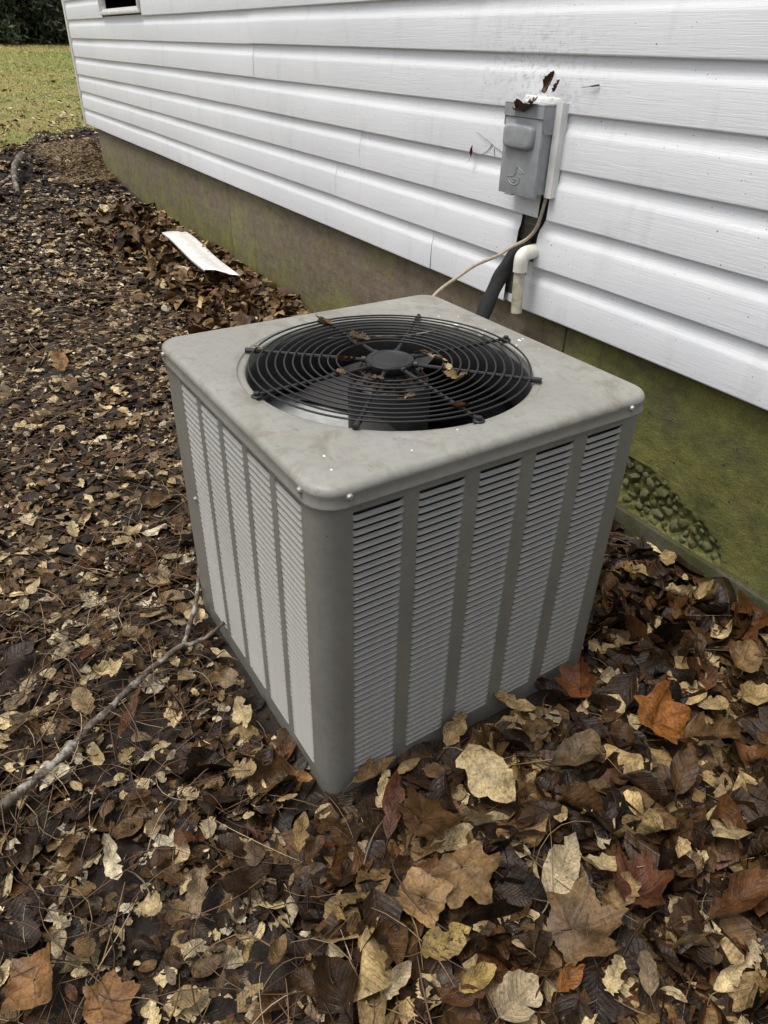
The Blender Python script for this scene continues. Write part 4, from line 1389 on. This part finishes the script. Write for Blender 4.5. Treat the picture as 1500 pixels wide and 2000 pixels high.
# ------------------------------------------------------------------ pine needles and thin stems
def strands(name, n, rect, Lr, rad, cols, wts, r, zl, dens, mrg=200):
    x, y = scatter(n, *rect, r)
    k = ~in_unit(x, y, .03) & (y < 1.10) & (r.random(n) < dens(x, y))
    P0 = np.stack([x, y, gz(x, y)], -1)
    k &= visible(P0, mrg)
    x, y = x[k], y[k]
    n = len(x)
    L = r.uniform(*Lr, n)
    yaw = r.uniform(0, 6.28, n)
    bend = r.normal(0, .9, n)
    seg = 5
    f = np.linspace(-.5, .5, seg + 1)
    a = yaw[:, None] + bend[:, None] * f[None]
    step = L[:, None] / seg
    X = x[:, None] + np.cumsum(np.cos(a) * step, 1) - L[:, None] * .5 * np.cos(yaw)[:, None]
    Y = y[:, None] + np.cumsum(np.sin(a) * step, 1) - L[:, None] * .5 * np.sin(yaw)[:, None]
    Z = gz(X, Y) + r.uniform(*zl, n)[:, None] + r.normal(0, .10, n)[:, None] * f[None] * L[:, None] + .02 * np.sin(f * 3.1 + 1.57)[None] * r.uniform(0, .8, n)[:, None]
    bad = (in_unit(X, Y, .006) | (Y > 1.145)).any(1)
    X, Y, Z, a = X[~bad], Y[~bad], Z[~bad], a[~bad]
    n = len(X)
    rr_ = (r.uniform(*rad, n)[:, None] * (1 - .5 * np.abs(f * 2) ** 3))[:, :, None]
    side = np.stack([-np.sin(a), np.cos(a), np.zeros_like(a)], -1)
    C0 = np.stack([X, Y, Z], -1)
    V = np.stack([C0 + side * rr_, C0 - side * rr_, C0 + np.array([0, 0, 1.3]) * rr_], 2)     # (n, seg+1, 3, 3)
    q = []
    for i in range(seg):
        for j in range(3):
            l = (j + 1) % 3
            q.append((i * 3 + j, i * 3 + l, (i + 1) * 3 + l, (i + 1) * 3 + j))
    q = np.array(q)
    nv = (seg + 1) * 3
    F = (q[None] + (np.arange(n) * nv)[:, None, None]).reshape(-1, 4)
    c = pick(cols, wts, n, r) * r.uniform(.7, 1.3, (n, 1))
    Cc = np.concatenate([np.repeat(c[:, None], nv, 1), np.ones((n, nv, 1))], -1).reshape(-1, 4)
    return np_mesh(name, V.reshape(-1, 3), F, NEEDLE, Cc, None)
def dens_n(x, y):
    b = zone_big(x, y)
    cl = .5 + .5 * np.sin(x * 5 + 1.3) * np.sin(y * 6 + .4)
    return np.clip((1 - .86 * b) * (.35 + .9 * cl), 0, 1) * np.where(np.hypot(x - cpx, y - cpy) > 1.9, .45, 1)
nd = strands('pine_needles', 13000, (-3.5, 1.3, -1.5, 1.1), (.06, .19), (.0006, .0012), ['rustbrown', 'brown', 'darkbrown', 'tanbrown', 'tan', 'paletan'], [4, 6, 4, 5, 3, 2], lr, (.022, .046), dens_n)
tag(nd, 'long brown pine needles strewn through the dead leaves', 'pine needles', kind='stuff')
tw = strands('thin_stems', 900, (-3.5, 1.3, -1.5, 1.1), (.06, .22), (.0010, .0022), ['darkbrown', 'brown', 'tanbrown', 'greybrown'], [4, 4, 2, 2], lr, (.018, .036), lambda x, y: np.full(len(x), .9))
tag(tw, 'thin dark stems and leaf stalks lying among the dead leaves', 'stems', kind='stuff')

# ------------------------------------------------------------------ single leaves
def colours(c, n, r, amp=.10):
    return np.asarray(c)[None] * r.uniform(1 - amp, 1 + amp, (n, 1))
def single(name, kind, pos, L, ratio, yaw, pitch, roll_, curl, bend, fold, twist, crum, colname, spot, r, label, group):
    tp = maple_tpl(r, 56, kind == 'square') if kind in ('maple', 'square') else grid_tpl(kind, 14, 9, r)
    A = lambda v: np.array([v], float)
    V = leaves(tp, np.array([[0, 0, 0.]]), A(L * (1.12 if kind == 'maple' else 1)), A(ratio), A(yaw), A(pitch), A(roll_), A(curl), A(bend), A(fold), A(twist), A(crum), r)[0]
    c = np.array(PAL[colname]) * .84
    Cc = colours(c, tp['n'], r)
    e = np.abs(tp['uv'][:, 1]) if kind not in ('maple', 'square') else np.hypot(tp['uv'][:, 0], tp['uv'][:, 1])
    gsd = r.uniform(-.6, .6) ; Cc = Cc * (1 + gsd * (e / e.max() - .5))[:, None] * (1 + r.uniform(-.5, .5) * tp['x'])[:, None]
    if colname == 'tanstripe':
        Cc = Cc * np.where(np.abs(np.sin(tp['x'] * 9)) > .9, .35, 1)[:, None]
    if colname == 'tangrey':
        g = np.exp(-((tp['x'] - .1) ** 2 + (tp['y'] + .05) ** 2) / .012)[:, None]
        Cc = Cc * (1 - .6 * g)
    al = np.full((tp['n'], 1), spot)
    if colname == 'tanspot':
        g = np.exp(-((tp['x'] + .02) ** 2 + (tp['y']) ** 2) / .02)[:, None]
        al = .25 + 1.2 * g
        Cc = Cc * (1 - .45 * g)
    Ft, uvt = tp['F'], tp['uv']
    if kind in ('serrate', 'lance', 'round', 'maple'):      # the leaf stalk
        if kind == 'maple':
            na = tp['n'] // 5
            p0 = V[:na].mean(0); q_ = np.argmin(tp['x'][-na:]); dr = V[-na:][q_] - p0
        else:
            p0 = V[4]; dr = V[4] - V[9 + 4]
        dr = dr / (np.linalg.norm(dr) + 1e-9)
        sl = L * r.uniform(.22, .42) * (1.6 if kind == 'maple' else 1)
        sd = np.cross(dr, [0, 0, 1.]); sd /= np.linalg.norm(sd) + 1e-9
        nb = len(V); rows = []
        bendv = r.normal(0, .35)
        for f in (0, .35, .7, 1.0):
            ctr = p0 + dr * sl * f + sd * sl * bendv * f * f - np.array([0, 0, .15 * sl * f])
            w_ = L * (.016 - .006 * f)
            rows += [ctr + sd * w_, ctr - sd * w_, ctr + np.array([0, 0, 1.4]) * w_]
        V = np.concatenate([V, rows])
        Ft = np.concatenate([Ft, [(nb + i * 3 + j, nb + i * 3 + (j + 1) % 3, nb + i * 3 + 3 + (j + 1) % 3, nb + i * 3 + 3 + j) for i in range(3) for j in range(3)]])
        uvt = np.concatenate([uvt, np.full((12, 2), .3)])
        Cc = np.concatenate([Cc, np.repeat((np.asarray(c) * .55)[None], 12, 0)]); al = np.concatenate([al, np.zeros((12, 1))])
    o = np_mesh(name, V, Ft, MAPLE if kind in ('maple', 'square') else LEAF, np.concatenate([Cc, al], -1), uvt)
    o.location = pos
    return tag(o, label, 'leaf', group)

hr = np.random.default_rng(77)
GRP = 'dead leaves lying on the litter'
anchors = []
taken = []
for bpt, tpt, ratio, kind, colname, label in HERO:
    b_, t_ = Vector(bpt), Vector(tpt)
    c_ = (b_ + t_) / 2
    L = min(.16, max(.035, (t_ - b_).length * 1.05)) if c_.x > -2 else min(.14, (t_ - b_).length)
    up = any(q in label for q in ('upright', 'standing', 'leaning'))
    yaw = math.atan2(t_.y - b_.y, t_.x - b_.x)
    if up: L = max(L * .75, .06)
    if kind == 'maple': L *= 1.2
    if 'siding scrap' in label: L = .10; c_ = Vector((-2.86, .80, 0))
    if 'unit top' in label: c_ = Vector((-2.40, 1.06, .055)); L = .09
    mp = kind in ('maple', 'square')
    flat = any(q in label for q in ('flat', 'square', 'broad', 'large orange brown'))
    o = single('fallen_leaf', kind, (c_.x, c_.y, float(gz(c_.x, c_.y)) + (.040 if c_.x > -1.5 else .03)), L, (1.0 if mp else ratio), yaw + hr.normal(0, .08),
               hr.normal(0, .20) + (.55 if up else 0), hr.normal(0, .22) + (.25 if 'leaning' in label else 0),
               hr.normal(.4, .25) * (0.9 if flat else 1.5 if mp else 2.6) * (1.6 if 'rolled' in label or 'curled' in label else 1), hr.normal(.6, .4) * (.8 if flat else 1.5), .06 if flat else hr.uniform(.1, .45) * (1.8 if 'folded' in label else 1),
               hr.normal(0, .3 if flat else .7), .026 if flat else (.07 if kind == 'crumple' else .040), colname, .9 if 'holes' in label else hr.uniform(0, .35), hr, label, GRP)
    taken.append((c_.x, c_.y, L))
    nm = label.split(' with ')[0].split(' lying ')[0].split(' leaning ')[0]
    anchors.append(('the ' + ' '.join(nm.split()[:5]), c_))
ANCH = [('the front corner of the unit', (.0, .0)), ('the fork of the branch', (-.49, -.11)), ('the thick end of the branch', (-.27, -.50)), ('the middle of the branch', (-.38, -.30)),
        ('the right corner of the unit', (-.03, .70)), ('the concrete ledge', (-.15, 1.12)), ('the left face of the unit', (-.35, -.05)), ('the right face of the unit', (.06, .35)), ('the exposed stones', (-.25, 1.10)),
        ('the square spotted leaf', None), ('the bright orange maple leaf', None), ('the rust orange maple leaf', None), ('the large cream toothed leaf', None), ('the long rust red leaf', None),
        ('the very broad flat tan leaf', None), ('the large orange brown leaf', None), ('the crumpled cream leaf', None), ('the striped tan piece', None), ('the wide cream and grey leaf', None), ('the bleached torn leaf', None), ('the long dark leaf', None)]
KEY = {'the square spotted leaf': 'square tan', 'the bright orange maple leaf': 'bright orange', 'the rust orange maple leaf': 'rust orange maple', 'the large cream toothed leaf': 'large cream toothed', 'the long rust red leaf': 'long rust red',
       'the very broad flat tan leaf': 'very broad flat', 'the large orange brown leaf': 'large orange brown', 'the crumpled cream leaf': 'crumpled cream', 'the striped tan piece': 'tan leaf piece with dark', 'the wide cream and grey leaf': 'wide cream and grey', 'the bleached torn leaf': 'bleached torn', 'the long dark leaf': 'long dark leaf'}
AN = []
for nm, xy in ANCH:
    if xy is None:
        for h, tk in zip(HERO, taken):
            if h[5].startswith(KEY[nm]): xy = tk[:2]
    AN.append((nm, Vector((xy[0], xy[1]))))
WORD = {'white': 'bleached white', 'cream': 'cream', 'creamgrey': 'pale grey cream', 'creamtan': 'creamy tan', 'paletan': 'pale tan', 'yellow': 'yellowish', 'yellowtan': 'yellowish tan', 'tan': 'tan', 'tanbrown': 'tan brown', 'brown': 'brown',
        'greybrown': 'grey brown', 'pinkgrey': 'pinkish grey', 'rustbrown': 'rusty brown', 'darkbrown': 'dark brown', 'rust': 'rust coloured', 'rustred': 'rust red', 'orangetan': 'orange tan', 'orangebrown': 'orange brown'}
SHP = {'serrate': 'toothed', 'lance': 'narrow', 'round': 'roundish', 'frag': 'torn', 'crumple': 'crumpled', 'maple': 'lobed'}
vr = Vector((cr.x, cr.y)).normalized(); vf = Vector((cf.x, cf.y)).normalized()
def where(p):
    nm, q = min(AN, key=lambda a: (a[1] - p).length)
    d = p - q
    a, b = d.dot(vr), d.dot(vf) * .75
    return nm, ('right of' if a > 0 else 'left of') if abs(a) > abs(b) else ('behind' if b > 0 else 'in front of'), d.length
# more single leaves: the ones that show largest from where the photograph was taken
want = 232
fill = []
tries = 0
while len(fill) < want and tries < 60000:
    tries += 1
    x, y = hr.uniform(-1.3, .75), hr.uniform(-.9, 1.12)
    P = np.array([[x, y, 0.]])
    if not visible(P, -25)[0] or in_unit(np.array([x]), np.array([y]), .035)[0]: continue
    d = math.hypot(x - cpx, y - cpy)
    if hr.random() > (1.15 / max(d, .5)) ** 3.0: continue
    bigz = float(zone_big(np.array([x]), np.array([y]))[0])
    big = hr.random() < bigz
    L = float(np.clip(hr.gamma(10, .0066), .035, .10)) if big else float(np.clip(hr.gamma(8, .0052), .022, .065))
    if any((x - a) ** 2 + (y - b) ** 2 < (.40 * (L + l)) ** 2 for a, b, l in taken): continue
    # hidden behind the unit as seen from the camera?
    hid = False
    for f in np.linspace(.05, .98, 24):
        qx, qy, qz = x + (cpx - x) * f, y + (cpy - y) * f, 1.15 * f
        if qz < H and in_unit(np.array([qx]), np.array([qy]), 0)[0]: hid = True; break
    if hid: continue
    taken.append((x, y, L))
    kind = hr.choice(['serrate', 'lance', 'round', 'frag', 'crumple', 'maple'], p=[.46, .12, .10, .14, .08, .10] if big else [.32, .08, .14, .26, .18, .02])
    cn = hr.choice(['darkbrown', 'brown', 'rustbrown', 'tanbrown', 'tan', 'paletan', 'creamtan', 'cream', 'greybrown', 'rust', 'yellowtan', 'creamgrey'], p=np.array([14, 16, 7, 12, 10, 8, 7, 8, 7, 1.5, 3, 5]) / 98.5) if big else \
        hr.choice(['darkbrown', 'brown', 'greybrown', 'tanbrown', 'tan', 'paletan', 'creamgrey', 'cream', 'white', 'pinkgrey', 'rustbrown'], p=np.array([14, 14, 12, 10, 9, 8, 10, 9, 4, 6, 4]) / 100)
    fill.append((x, y, L, str(kind), str(cn), d))
lab = {}
recs = []
for x, y, L, kind, cn, d in fill:
    nm, rel, dist = where(Vector((x, y)))
    size = 'large' if L > .075 else ('small' if L < .045 else 'medium')
    base_l = f'{size} {WORD[cn]} {SHP[kind]} leaf {rel} {nm}'
    recs.append([x, y, L, kind, cn, base_l, dist])
    lab.setdefault(base_l, []).append((dist, len(recs) - 1))
ORD = ['nearest', 'second nearest', 'third nearest', 'fourth nearest', 'fifth nearest', 'sixth nearest']
for bl, l_ in lab.items():
    if len(l_) > 1:
        for rank, (dist, i) in enumerate(sorted(l_)):
            recs[i][5] = bl.replace(' leaf ', ' leaf, ' + ORD[min(rank, 5)] + ' such, ', 1)
for x, y, L, kind, cn, label, dist in recs:
    nearw = in_unit(np.array([x]), np.array([y]), .08)[0] or y > 1.06
    f = .35 if nearw else (1.0 if L > .05 else .7)
    single('fallen_leaf', kind, (x, y, float(gz(x, y)) + hr.uniform(.028, .040)), L, hr.uniform(.5, .8) if kind != 'lance' else hr.uniform(.25, .4) if kind != 'maple' else 1.0, hr.uniform(0, 6.28),
           hr.normal(0, .18) * f, hr.normal(0, .22) * f, hr.normal(.5, 1.3) * f, hr.normal(.4, 1.0) * f, hr.normal(.2, .3) * f, hr.normal(0, 1.0) * f, .05 if kind == 'crumple' else .022, cn, hr.uniform(0, .5), hr, label, GRP)

# leaves caught on the fan guard, on the grey box and on the wall
GL = [((-.578, .322), .050, 'serrate', 'tanbrown', .2, 'folded brown leaf caught at the rear left edge of the fan grille'),
      ((-.466, .345), .045, 'crumple', 'greybrown', .8, 'crumpled grey brown leaf on the rear rings of the fan grille'),
      ((-.452, .322), .030, 'frag', 'darkbrown', .1, 'dark leaf scrap beside the crumpled leaf on the grille'),
      ((-.375, .262), .045, 'crumple', 'rustbrown', 1.4, 'rusty crumpled leaf lying left of the grille hub'),
      ((-.335, .225), .024, 'frag', 'tan', .6, 'tan leaf bit on the inner ring left of the hub'),
      ((-.300, .415), .045, 'lance', 'creamtan', .5, 'cream tipped rolled leaf lying behind the hub to the right'),
      ((-.255, .405), .034, 'serrate', 'cream', 2.2, 'cream leaf standing on edge right of the hub'),
      ((-.222, .388), .040, 'crumple', 'yellowtan', .2, 'yellowish tan leaf bent over the rings right of the hub'),
      ((-.205, .402), .028, 'frag', 'tan', 1.2, 'small tan leaf right of the yellowish one on the rings'),
      ((-.275, .268), .026, 'crumple', 'tanbrown', .4, 'small brown leaf pressed against the front of the hub'),
      ((-.108, .322), .034, 'serrate', 'rustbrown', .9, 'rusty brown leaf near the right edge of the fan grille'),
      ((-.185, .275), .022, 'frag', 'pinkgrey', 1.9, 'pinkish leaf crumb on the front right rings of the grille'),
      ((-.517, .146), .022, 'frag', 'cream', .3, 'tiny pale leaf bit on the left spoke of the grille'),
      ((-.345, .415), .024, 'lance', 'tanbrown', 1.0, 'small brown stalk end behind the hub')]
for (u, v), L, kind, cn, yw_, label in GL:
    x, y, z = ac2w(u, v, H + .0092)
    single('fallen_leaf', kind, (x, y, z), L, .55 if kind != 'lance' else .32, yw_ + PSI, hr.normal(0, .15), hr.normal(0, .25), hr.normal(1.4, .6), hr.normal(.6, .6), .35, hr.normal(0, .8), .04, cn, .2, hr, label, 'leaf bits caught on the fan grille')
DB = [((-.300, .455, H - .026), 'rustbrown'), ]
# rotted leaf crumbs on the motor
n = 120
an = hr.uniform(0, 6.28, n); rd = hr.uniform(.035, .075, n)
P = np.array([ac2w(-LX / 2 + r_ * math.cos(a), LY / 2 + r_ * math.sin(a), H - .022 - .018 * ((r_ - .035) / .04) ** 2) for a, r_ in zip(an, rd)])
tp = grid_tpl('frag', 6, 5, hr)
V = leaves(tp, P, hr.uniform(.010, .028, n), hr.uniform(.5, .9, n), hr.uniform(0, 6, n), hr.normal(0, .4, n), hr.normal(0, .4, n), hr.normal(0, 1.2, n), hr.normal(0, 1, n), hr.normal(0, .3, n), hr.normal(0, .6, n), hr.uniform(.02, .05, n), hr)
Cc = np.concatenate([np.repeat(pick(['rustbrown', 'darkbrown', 'brown', 'black'], [3, 4, 2, 2], n, hr)[:, None], tp['n'], 1), np.zeros((n, tp['n'], 1))], -1)
o = np_mesh('leaf_crumbs', V.reshape(-1, 3), (tp['F'][None] + (np.arange(n) * tp['n'])[:, None, None]).reshape(-1, 4), LEAF, Cc.reshape(-1, 4), np.tile(tp['uv'], (n, 1)))
tag(o, 'rotted brown leaf crumbs lying on the fan motor around the hub', 'leaf crumbs', kind='stuff')

BXL = [((-.900, 1.068, 1.014), .098, 'crumple', 'greybrown', 0.0, .30, 'dried grey brown clump of leaf hanging over the front of the grey box'),
       ((-.862, 1.108, 1.062), .055, 'crumple', 'rustbrown', 1.2, 1.25, 'dark brown leaf standing up behind the grey box against the siding'),
       ((-.840, 1.112, 1.060), .038, 'lance', 'rustbrown', .8, 1.1, 'small curled brown leaf next to the standing one above the white strip')]
for pos, L, kind, cn, yw_, pt, label in BXL:
    single('fallen_leaf', kind, pos, L, .62, yw_, pt, hr.normal(0, .2), 1.8, .8, .3, .6, .05, cn, .5, hr, label, 'leaves stuck on and above the grey box')
o = single('fallen_leaf', 'lance', (-1.190, YW - .010, .886), .040, .34, 0, 0, 0, 1.2, .5, .2, .6, .03, 'rustbrown', .3, hr, 'small curled brown leaf stuck to the siding left of the grey box', None)
o.rotation_euler = (math.pi / 2, -1.45, 0)
tag(MB().tube(spline([(-.7753, YW - .004, 1.0733), (-.7381, YW - .006, 1.0783), (-.7184, YW - .004, 1.0813)], 4), [.0008] * 4 + [.0022] * 5, 6).build('twig', BARK, ang=80), 'dark bit of twig stuck to the siding right of the grey box', 'twig')
m = MB()
for P in ([(-1.0, YW - .003, .886), (-1.0544, YW - .002, .8995), (-1.0966, YW - .002, .9111), (-1.1404, YW - .003, .927), (-1.1848, YW - .002, .9405)], [(-1.1065, YW - .002, .9128), (-1.1255, YW - .002, .8959), (-1.1576, YW - .002, .8787)], [(-1.0954, YW - .002, .9045), (-1.0886, YW - .002, .8782)]):
    sp_ = spline(P, 4)
    m.tube(sp_, [.0011 * (1 - .7 * i / len(sp_)) for i in range(len(sp_))], 5)
tag(m.build('dried_tendril', BARK, ang=80), 'thin dried vine tendril clinging to the siding left of the grey box', 'vine')
gp = [ac2w(u, v, H + .0125 + dz) for u, v, dz in ((-.4923, .2881, 0), (-.4681, .3436, .002), (-.4305, .417, .001), (-.4228, .4618, .001), (-.4181, .5021, .003))]
tag(MB().tube(spline(gp, 4), [.0006] * 6 + [.0014] * 11, 6).build('twig', BARK, ang=80), 'thin brown twig lying across the rear rings of the fan grille', 'twig')

# ------------------------------------------------------------------ grass and shrubs behind the house corner
gr = np.random.default_rng(5)
n = 90000
y = gr.uniform(-2.2, 7.5, n); x = border_x(y) + .25 - gr.gamma(1.5, 3.6, n)
P = np.stack([x, y, gz(x, y) + .008], -1)
k = visible(P, 260) & (x > -21.5)
P = P[k]; n = len(P)
dist = np.hypot(P[:, 0] - cpx, P[:, 1] - cpy)
h = gr.uniform(.010, .026, n) * (1 + dist / 45)
w_ = (.0014 + .00030 * dist) * gr.uniform(.7, 1.3, n)
a = gr.uniform(0, 6.28, n)
lean = gr.normal(0, 1.3, (n, 2)) * h[:, None]
d_ = np.stack([np.cos(a), np.sin(a), 0 * a], -1) * w_[:, None]
tip = P + np.concatenate([lean, h[:, None]], -1)
mid = P + np.concatenate([lean * .35, h[:, None] * .6], -1)
V = np.stack([P - d_, P + d_, mid + d_ * .8, mid - d_ * .8, tip + d_ * .15, tip - d_ * .15], 1).reshape(-1, 3)
F = (np.array([[0, 1, 2, 3], [3, 2, 4, 5]])[None] + (np.arange(n) * 6)[:, None, None]).reshape(-1, 4)
pt = .5 + .5 * np.sin(P[:, 0] * .75 + 1.0) * np.cos(P[:, 1] * .5 + P[:, 0] * .2)
green = np.stack([gr.uniform(.22, .38, n), gr.uniform(.30, .47, n), gr.uniform(.05, .10, n)], -1)
tan_ = np.stack([gr.uniform(.44, .62, n), gr.uniform(.32, .44, n), gr.uniform(.12, .19, n)], -1)
q = (gr.random(n) < np.clip(pt * 1.5 - .45, .08, .9))[:, None]
c = np.where(q, tan_, green)
Cc = np.concatenate([np.repeat(c[:, None], 6, 1), np.ones((n, 6, 1))], -1).reshape(-1, 4)
go = np_mesh('grass', V, F, NEEDLE, Cc)
tag(go, 'short green and tan grass of the lawn behind the house', 'grass', kind='stuff')
# dry grass clump by the house corner
n = 1600
x = gr.uniform(-7.4, -6.2, n); y = gr.uniform(.75, 1.25, n)
P = np.stack([x, y, gz(x, y) + .01], -1)
h = gr.uniform(.03, .09, n)
a = gr.uniform(0, 6.28, n)
lean = np.stack([gr.normal(.06, .06, n), gr.normal(-.10, .06, n)], -1)
d_ = np.stack([np.cos(a), np.sin(a), 0 * a], -1) * .003
tip = P + np.concatenate([lean, h[:, None] * .4], -1); mid = P + np.concatenate([lean * .4, h[:, None] * .5], -1)
V = np.stack([P - d_, P + d_, mid + d_, mid - d_, tip + d_ * .2, tip - d_ * .2], 1).reshape(-1, 3)
F = (np.array([[0, 1, 2, 3], [3, 2, 4, 5]])[None] + (np.arange(n) * 6)[:, None, None]).reshape(-1, 4)
c = pick(['tan', 'paletan', 'yellowtan', 'tanbrown'], [4, 3, 3, 2], n, gr)
go2 = np_mesh('dry_grass', V, F, NEEDLE, np.concatenate([np.repeat(c[:, None], 6, 1), np.ones((n, 6, 1))], -1).reshape(-1, 4))
tag(go2, 'tan dry grass matted at the far corner of the foundation', 'grass', kind='stuff')

def shrub(x, y, wd, ht, label, seed):
    r = np.random.default_rng(seed)
    z0 = float(gz(x, y)) - .05
    root = empty('evergreen_shrub', (x, y, z0))
    tag(root, label, 'shrub', 'dark shrubs behind the lawn')
    m = MB()
    for k in range(5):
        a = r.uniform(0, 6.28)
        m.tube(spline([(0.06 * math.cos(a), .06 * math.sin(a), 0), (.2 * wd * math.cos(a), .2 * wd * math.sin(a), ht * .35), (.36 * wd * math.cos(a), .36 * wd * math.sin(a), ht * .75)], 3), [.05, .045, .04, .035, .03, .022, .015], 6)
    m.build('trunk', BARK, root, 80)
    nc = 90
    cl = np.stack([r.normal(0, .33, nc) * wd, r.normal(0, .33, nc) * wd, r.uniform(0, .95, nc) ** 1.3 * ht], -1)
    sq_ = 1 - .55 * np.clip(cl[:, 2] / ht - .5, 0, 1) * 2
    cl[:, :2] *= sq_[:, None]
    n = 6500
    ci = r.integers(0, nc, n)
    P = cl[ci] + r.normal(0, .16, (n, 3)) * np.array([wd * .5, wd * .5, ht * .28])
    P[:, 2] = np.abs(P[:, 2])
    L = r.uniform(.05, .11, n)
    d1 = r.normal(0, 1, (n, 3)); d1 /= np.linalg.norm(d1, axis=1)[:, None]
    d2 = np.cross(d1, r.normal(0, 1, (n, 3))); d2 /= np.linalg.norm(d2, axis=1)[:, None]
    a_, b_ = d1 * L[:, None], d2 * (L * .35)[:, None]
    V = np.stack([P - a_, P + b_, P + a_, P - b_], 1).reshape(-1, 3)
    np_mesh('crown', V, np.arange(n * 4).reshape(n, 4), FOLIAGE, parent=root, smooth=False)
shrub(-21.3, 1.9, 1.9, 3.0, 'dark dense evergreen shrub at the left border behind the lawn', 1)
shrub(-21.8, 3.2, 1.8, 3.2, 'dark evergreen shrub behind the lawn, middle of the row', 2)
shrub(-22.0, 4.6, 1.8, 2.9, 'dark evergreen shrub behind the lawn beside the house corner post', 3)
shrub(-23.0, 2.5, 2.1, 4.2, 'taller dark shrub rising in the rear between the front shrubs', 4)
shrub(-23.2, 4.0, 2.1, 4.0, 'tall dark shrub in the rear next to the house corner', 6)
shrub(-22.0, .4, 1.9, 3.2, 'dark shrub at the outer end of the row behind the lawn', 7)
